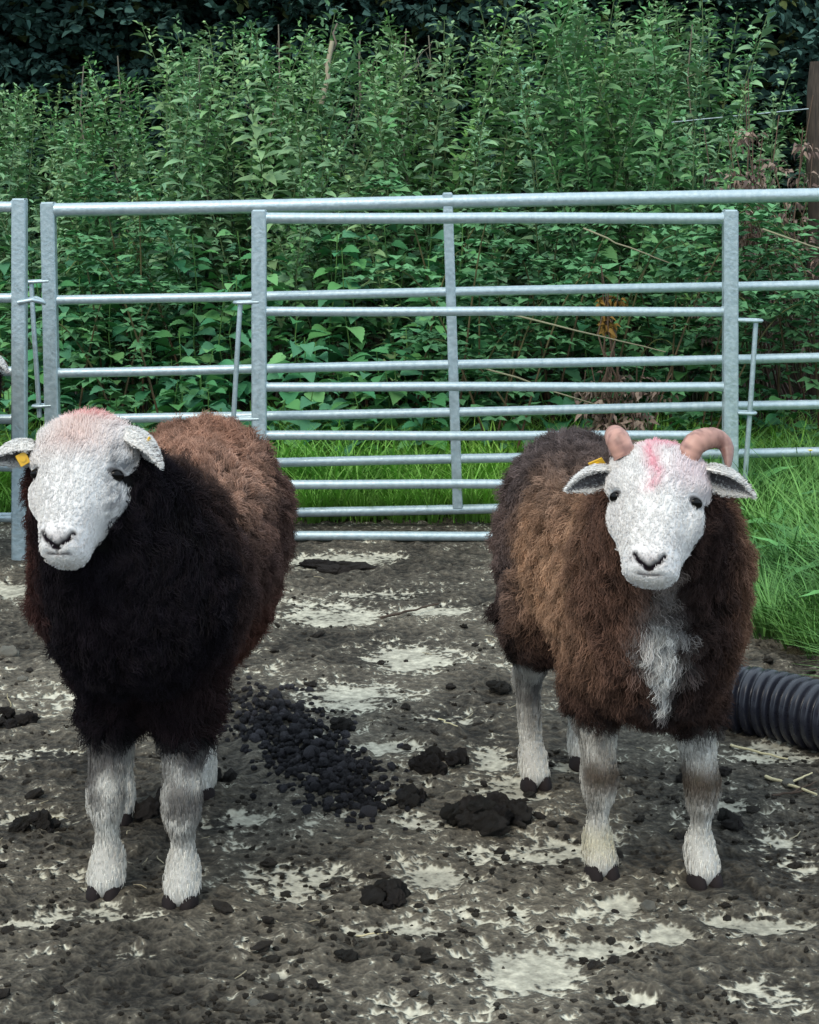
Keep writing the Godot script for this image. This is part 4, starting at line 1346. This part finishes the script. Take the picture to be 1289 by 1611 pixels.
	# the hornless sheep on the left
	var ewe := {
		"label": "large dark brown hornless sheep with white face turned aside and reddish crown", "at": Vector3(-0.467, 0, -3.358), "yaw": deg_to_rad(-4.5),
		"head_at": Vector3(-0.087, 0.812, 0.262), "head_yaw": deg_to_rad(-10.0), "head_roll": deg_to_rad(1.0), "head_pitch": deg_to_rad(31.0), "head_size": Vector3(1.05, 0.99, 1.05), "poll": -0.006,
		"body": [[Vector3(-0.002, 0.525, -0.33), Vector3(0.172, 0.205, 0.33)], [Vector3(0, 0.545, -0.02), Vector3(0.165, 0.155, 0.18)], [Vector3(-0.01, 0.60, 0.02), Vector3(0.140, 0.14, 0.15)], [Vector3(0.002, 0.565, -0.55), Vector3(0.160, 0.182, 0.17)]],
		"neck": [Vector3(-0.01, 0.63, 0.03), 0.125, 0.095], "throat": Vector3(-0.01, 0.55, 0.07), "leg": 1.09,
		"front": [Vector3(-0.071, 0, -0.015), Vector3(0.070, 0, 0.014)], "hind": [Vector3(-0.134, 0, -0.368), Vector3(0.000, 0, -0.53)], "hip": Vector3(0.0, 0, -0.52), "taper": 0.74, "eye": 1.0, "hip_r": 0.11,
		"ears": [[Vector3(-0.082, 0.012, -0.070), Vector3(-0.154, -0.012, -0.040), Vector3(0.2, -0.75, 0.6), 0.026], [Vector3(0.068, 0.038, -0.095), Vector3(0.136, -0.012, -0.060), Vector3(-0.45, -0.75, 0.45), 0.026]],
		"horns": false, "pink": S(236, 140, 140), "forelock": 1.0, "density": 14000.0, "nz": nz, "horn_paths": [],
		"tags": [[Vector3(-0.094, -0.002, -0.042), Vector3(-0.2, 0.35, 0.5), 0, 0.018, 0.021], [Vector3(0.114, 0.022, -0.078), Vector3(0.2, 1.25, -0.7), 0, 0.032, 0.014]],
	}
	ewe.skin = func(p: Vector3, n: Vector3) -> Color:
		var g := nz.get_noise_3dv(p * 6.0 + Vector3(4, 4, 0)); var g2 := nz.get_noise_3dv(p * 22.0)
		var q := Basis(Vector3.UP, deg_to_rad(4.5)) * p
		if p.y < 0.30:
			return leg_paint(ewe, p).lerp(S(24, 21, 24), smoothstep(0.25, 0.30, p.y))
		var c := S(27, 23, 28)
		c = c.lerp(S(58, 44, 44), clampf(0.35 + 1.2 * g, 0, 0.6) * smoothstep(0.10, -0.12, q.z))
		var flank := smoothstep(0.10, -0.30, q.z) * smoothstep(-0.15, 0.11, q.x + (p.y - 0.5) * 0.4)
		c = c.lerp(S(190, 154, 134), clampf(flank * (0.8 + 0.7 * g) * smoothstep(0.42, 0.58, p.y), 0, 1))
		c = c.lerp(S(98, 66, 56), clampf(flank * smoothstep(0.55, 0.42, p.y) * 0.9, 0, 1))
		c = c.lerp(S(104, 80, 74), smoothstep(-0.42, -0.62, q.z) * smoothstep(0.55, 0.68, p.y) * 0.85)
		c = c.lerp(S(164, 124, 104), smoothstep(0.64, 0.74, p.y) * smoothstep(0.02, -0.12, q.z) * (0.6 + 0.5 * g))
		c = c.lerp(S(110, 72, 62), smoothstep(-0.12, -0.18, q.x) * smoothstep(0.36, 0.5, p.y) * (0.65 + 0.5 * g))
		c = c.lerp(S(58, 44, 46), smoothstep(0.11, 0.16, q.x) * smoothstep(0.06, -0.08, q.z) * smoothstep(0.44, 0.56, p.y) * 0.8)
		return c * (1.0 + 0.35 * g2)
	sheep(ewe)
	# a third one outside the frame, only the tip of an ear reaches in
	var third := ewe.duplicate()
	third.label = "sheep almost wholly out of view, only a pale ear tip showing beside the left panel"
	third.at = Vector3(-1.525, 0, -5.79); third.yaw = deg_to_rad(40.0)
	third.head_at = Vector3(0.20, 0.655, 0.19); third.head_yaw = deg_to_rad(5.0); third.density = 2500.0; third.tags = []
	sheep(third)

# ------------------------------------------------------------------ the drainage pipe
func pipe():
	var mb := MB.new()
	var cv := Curve3D.new()
	var pts := [Vector3(0.70, 0.076, -4.33), Vector3(0.82, 0.077, -4.25), Vector3(0.95, 0.078, -4.12), Vector3(1.10, 0.078, -4.02), Vector3(1.32, 0.078, -3.98), Vector3(1.6, 0.078, -4.05)]
	for p in pts: cv.add_point(p)
	for i in cv.point_count:
		var a := cv.get_point_position(maxi(i - 1, 0)); var b := cv.get_point_position(mini(i + 1, cv.point_count - 1))
		cv.set_point_in(i, (a - b) * 0.17); cv.set_point_out(i, (b - a) * 0.17)
	var ln := cv.get_baked_length()
	var path := PackedVector3Array(); var rad := PackedFloat32Array()
	var pitch := 0.027; var per := 12
	var m := int(ln / pitch) * per
	for i in m + 1:
		var d := ln * i / m
		path.append(cv.sample_baked(d, true))
		var ph := fposmod(float(i) / per, 1.0)
		# flat-topped ribs with narrow valleys
		var rib := smoothstep(0.10, 0.30, ph) * (1.0 - smoothstep(0.72, 0.92, ph))
		rad.append(0.063 + 0.012 * rib)
	mb.tube(path, rad, 40, Color.WHITE, Color.WHITE, false)
	soften(mb)
	solo("drainage_pipe", mb.mesh(), M.pipe, "black ribbed plastic drainage pipe lying on the mud beside the grass", "pipe")

# ------------------------------------------------------------------ dung, clods, stones, straw
func litter():
	var nz := noise(91, 1.1, 3)
	var lumps := []
	for k in 6:
		var c := S(78, 74, 70) * R(0.8, 1.25)
		lumps.append(ball(12, 16, Vector3(1, R(0.62, 0.85), R(0.75, 1.1)), 0.75, nz, Vector3(k * 3.1, k, 0), c).mesh())
	var drops := []
	for k in 5:
		var c := S(90, 88, 92) * R(0.6, 1.5)
		drops.append(ball(7, 10, Vector3(1.15, 0.85, 0.9), 0.35, nz, Vector3(k * 2.3, 0, k), c).mesh())
	var stones := []
	for k in 4:
		var c := S(188, 184, 170) * R(0.8, 1.2)
		stones.append(ball(9, 12, Vector3(1, 0.6, 0.8), 0.4, nz, Vector3(0, k * 2.7, k), c).mesh())
	# heaps: each a thing of lumps
	var heaps := [
		[768, 1302, 0.055, 18, "black heap of fresh dung lumps before the horned sheep's near hind foot"],
		[690, 1212, 0.050, 12, "crumbly black dung heap between the two sheep, further back"],
		[612, 1425, 0.040, 9, "dark crusted dung heap lying in the foreground between the sheep"],
		[640, 1265, 0.045, 9, "small dark dung heap at the near end of the droppings"],
		[62, 1312, 0.036, 8, "dark dung lumps beside the hornless sheep's leg"],
		[20, 1145, 0.040, 6, "dark dung lump with a straw standing in it at the yard's edge"],
		[515, 897, 0.055, 7, "long dark slab of mud lying just inside the gates"],
		[1262, 1168, 0.030, 5, "dark mud lumps against the ribbed drainage pipe"],
		[1135, 1305, 0.034, 5, "dark lump of mud behind the horned sheep's front hoof"],
		[265, 1290, 0.045, 9, "dark dung lumps under the hornless sheep, behind its front legs"],
		[335, 1243, 0.040, 7, "dark dung lumps behind the hornless sheep's hind foot"],
	]
	for h in heaps:
		var p := gp(h[0], h[1])
		var t := thing("dung_heap", h[4], "dung", p, "dung heaps on the yard")
		for i in h[3]:
			var a := R(0, TAU); var r: float = h[2] * sqrt(rng.randf())
			var s: float = h[2] * R(0.22, 0.52)
			var b := part("lump", lumps[rng.randi() % 6], M.dirt, t)
			var flat := 2.0 if "slab" in h[4] else 1.0
			b.transform = Transform3D(Basis.from_euler(Vector3(R(-0.4, 0.4), R(0, TAU), R(-0.4, 0.4))).scaled(Vector3(s * flat, s / sqrt(flat), s)), Vector3(cos(a) * r * flat * 1.2, s * 0.35 + maxf(0.0, h[2] * 0.55 - r * 0.7) * (1.0 / flat), sin(a) * r))
	# the long pile of droppings
	var label := "small dark dung pellet in the long pile of droppings between the sheep"
	for i in 260:
		var t := rng.randf()
		var px := lerpf(408, 566, pow(t, 0.9)) + rng.randfn(0, 40); var py := lerpf(1130, 1262, t) + rng.randfn(0, 26)
		var p := gp(px, py)
		var s := R(0.0055, 0.011) * (1.45 if rng.randf() < 0.12 else 1.0)
		var core := gauss(Vector2((px - lerpf(408, 566, t)) / 45.0, (py - lerpf(1130, 1262, t)) / 30.0).length())
		var o := solo("dung_pellet", drops[i % 5], M.dirt, label, "dung pellet", p + Vector3(0, s * 0.25 + core * R(0.0, 0.028), 0), "pellets in the pile of droppings")
		o.transform.basis = Basis.from_euler(Vector3(R(-0.5, 0.5), R(0, TAU), R(-0.5, 0.5))).scaled_local(Vector3.ONE * s)
	var fill := []; var fill_c := []
	for i in 1000:
		var t := rng.randf()
		var px := lerpf(400, 572, pow(t, 0.9)) + rng.randfn(0, 36); var py := lerpf(1125, 1265, t) + rng.randfn(0, 24)
		var p := gp(px, py)
		var s := R(0.0035, 0.008)
		var core := gauss(Vector2((px - lerpf(408, 566, t)) / 45.0, (py - lerpf(1130, 1262, t)) / 30.0).length())
		fill.append(Transform3D(Basis.from_euler(Vector3(R(-0.5, 0.5), R(0, TAU), R(-0.5, 0.5))).scaled(Vector3(s, s, s)), p + Vector3(0, s * 0.3 + core * R(0.0, 0.02), 0)))
		fill_c.append(Color.WHITE * R(0.6, 1.2))
	scatter("dung_crumbs", drops[1], M.dirt, fill, fill_c)
	var clods := []
	for k in 6:
		var c := S(88, 83, 76) * R(0.7, 1.2)
		clods.append(ball(9, 12, Vector3(1, R(0.5, 0.8), R(0.75, 1.1)), 0.75, nz, Vector3(k * 5.1, 3, k), c).mesh())
	# scattered clods
	for i in 150:
		var py := 880.0 + 720.0 * pow(rng.randf(), 0.85)
		var px := R(-20, 1310)
		var p := gp(px, py)
		if p.x > verge_x(p.z) - 0.05 and p.z < -4.3: continue
		var s := R(0.005, 0.012) * (1.5 if rng.randf() < 0.12 else 1.0)
		var o := solo("mud_clod", clods[i % 6], M.dirt, "small dark clod of dried mud lying loose on the yard", "clod", p + Vector3(0, s * 0.3, 0), "clods of mud on the yard")
		o.transform.basis = Basis.from_euler(Vector3(R(-0.4, 0.4), R(0, TAU), R(-0.4, 0.4))).scaled_local(Vector3(s * R(1, 1.6), s * 0.8, s))
	for q in [[785, 1096, 0.020, "black block of mud standing alone behind the horned sheep's hind leg"], [537, 1152, 0.020, "round dark clod right of the pile of droppings"], [1075, 1238, 0.011, "dark clod on the pale strip near the pipe"], [1140, 1228, 0.011, "dark clod on the pale strip, the one closer to the pipe"], [545, 1515, 0.013, "flat dark clod in the lower foreground under the dung heap"]]:
		var o := solo("mud_clod", lumps[int(q[0]) % 6], M.dirt, q[3], "clod", gp(q[0], q[1]) + Vector3(0, q[2] * 0.5, 0), "clods of mud on the yard")
		o.scale = Vector3(1.2, 1.0, 1.0) * q[2]
	# crumbs nobody could count
	var cl := noise(95, 2.6, 2)
	var crumb := ball(5, 7, Vector3(1, 0.7, 0.9), 0.6, nz, Vector3(5, 5, 5), Color.WHITE)
	var xs := []; var cs := []
	for i in 6000:
		var p := gp(R(-30, 1320), 850.0 + 790.0 * pow(rng.randf(), 0.8))
		if p.x > verge_x(p.z) and p.z < -4.3: continue
		var m := mud[texel(p.x, p.z)]
		if cl.get_noise_2d(p.x, p.z) < 0.08 and rng.randf() < 0.8: continue
		if m < 0.5 and rng.randf() < 0.75: continue
		var s := R(0.0015, 0.0055)
		xs.append(Transform3D(Basis.from_euler(Vector3(R(-1, 1), R(0, TAU), R(-1, 1))).scaled(Vector3(s * R(0.8, 1.8), s, s)), p + Vector3(0, s * 0.2, 0)))
		cs.append(S(98, 92, 83) * R(0.5, 1.4))
	scatter("mud_crumbs", crumb.mesh(), M.dirt, xs, cs)
	# stones
	for q in [[668, 1579, 0.010, "round white pebble at the lower edge of the yard"], [432, 1545, 0.011, "pale rough pebble in the left foreground"], [400, 1592, 0.010, "small pale pebble closest to the camera"], [1020, 1438, 0.016, "flat pale stone in front of the horned sheep"], [15, 1036, 0.030, "large pale stone half sunk at the yard's left edge"], [1180, 1246, 0.010, "round grey pebble near the twigs"], [1240, 1245, 0.014, "flat pale stone beside the twigs"], [35, 1076, 0.014, "small white stone under the large pale one"], [1275, 1300, 0.009, "small white pebble by the right edge of the yard"]]:
		var o := solo("stone", stones[int(q[0]) % 4], M.dirt, q[3], "stone", gp(q[0], q[1]) + Vector3(0, q[2] * 0.25, 0), "pale stones on the yard")
		o.scale = Vector3.ONE * q[2]; o.rotation.y = q[0]
	for i in 46:
		var p := gp(R(0, 1289), R(900, 1600))
		if p.x > verge_x(p.z) and p.z < -4.3: continue
		var s := R(0.0025, 0.006)
		var o := solo("pebble", stones[i % 4], M.dirt, "tiny pale pebble lying loose on the muddy yard", "pebble", p + Vector3(0, s * 0.3, 0), "tiny pebbles on the yard")
		o.scale = Vector3.ONE * s; o.rotation.y = R(0, TAU)
	# straw and twigs
	for q in [[20, 1143, 22, -44, 0.0016, "pale straw standing upright in a dung lump"], [1205, 1232, 80, 34, 0.004, "dark forked twig lying by the pale stones"], [1215, 1262, 70, -8, 0.003, "thin brown twig crossing the forked one"], [600, 985, 90, -28, 0.004, "dark twig lying on the mud behind the sheep"], [1150, 1180, 90, 20, 0.003, "dry stalk lying in front of the drainage pipe"], [690, 1135, 30, 25, 0.002, "pale straw lying across a bare patch"], [560, 1478, 60, 2, 0.0016, "thin pale straw lying flat in the foreground"]]:
		var a := gp(q[0], q[1]); var tb := MB.new()
		var b := gp(q[0] + q[2], q[1] + (0 if "upright" in q[5] else q[3]))
		if "upright" in q[5]: b = a + Vector3(-0.012, 0.06, 0.0)
		var l := limb(a + Vector3(0, 0.006, 0), b + Vector3(0, 0.008, 0), q[4], q[4] * 0.6, 0.006)
		var k := S(196, 186, 150) if "pale" in q[5] or "dry" in q[5] else S(74, 62, 54)
		tb.tube(l[0], l[1], 6, k, k)
		if "forked" in q[5]:
			var l2 := limb(l[0][3], l[0][3] + Vector3(0.06, 0.012, -0.035), 0.003, 0.0015, 0.004)
			tb.tube(l2[0], l2[1], 6, k, k)
		solo("straw" if "straw" in q[5] or "stalk" in q[5] else "twig", tb.mesh(), M.plain, q[5], "straw" if "straw" in q[5] or "stalk" in q[5] else "twig")
	for i in 40:
		var p := gp(R(0, 1289), R(880, 1600))
		if p.x > verge_x(p.z) and p.z < -4.3: continue
		var tb := MB.new()
		var a := R(0, TAU); var ln := R(0.02, 0.06)
		tb.tube(PackedVector3Array([Vector3(0, 0.003, 0), Vector3(cos(a), 0.06, sin(a)) * ln * 0.5 + Vector3(0, 0.003, 0), Vector3(cos(a + 0.2), 0.05, sin(a + 0.2)) * ln]), PackedFloat32Array([0.0011, 0.0012, 0.0008]), 4, S(150, 142, 118), S(150, 142, 118))
		solo("straw_bit", tb.mesh(), M.plain, "short bit of dry straw trodden into the mud", "straw", p, "bits of straw on the yard")
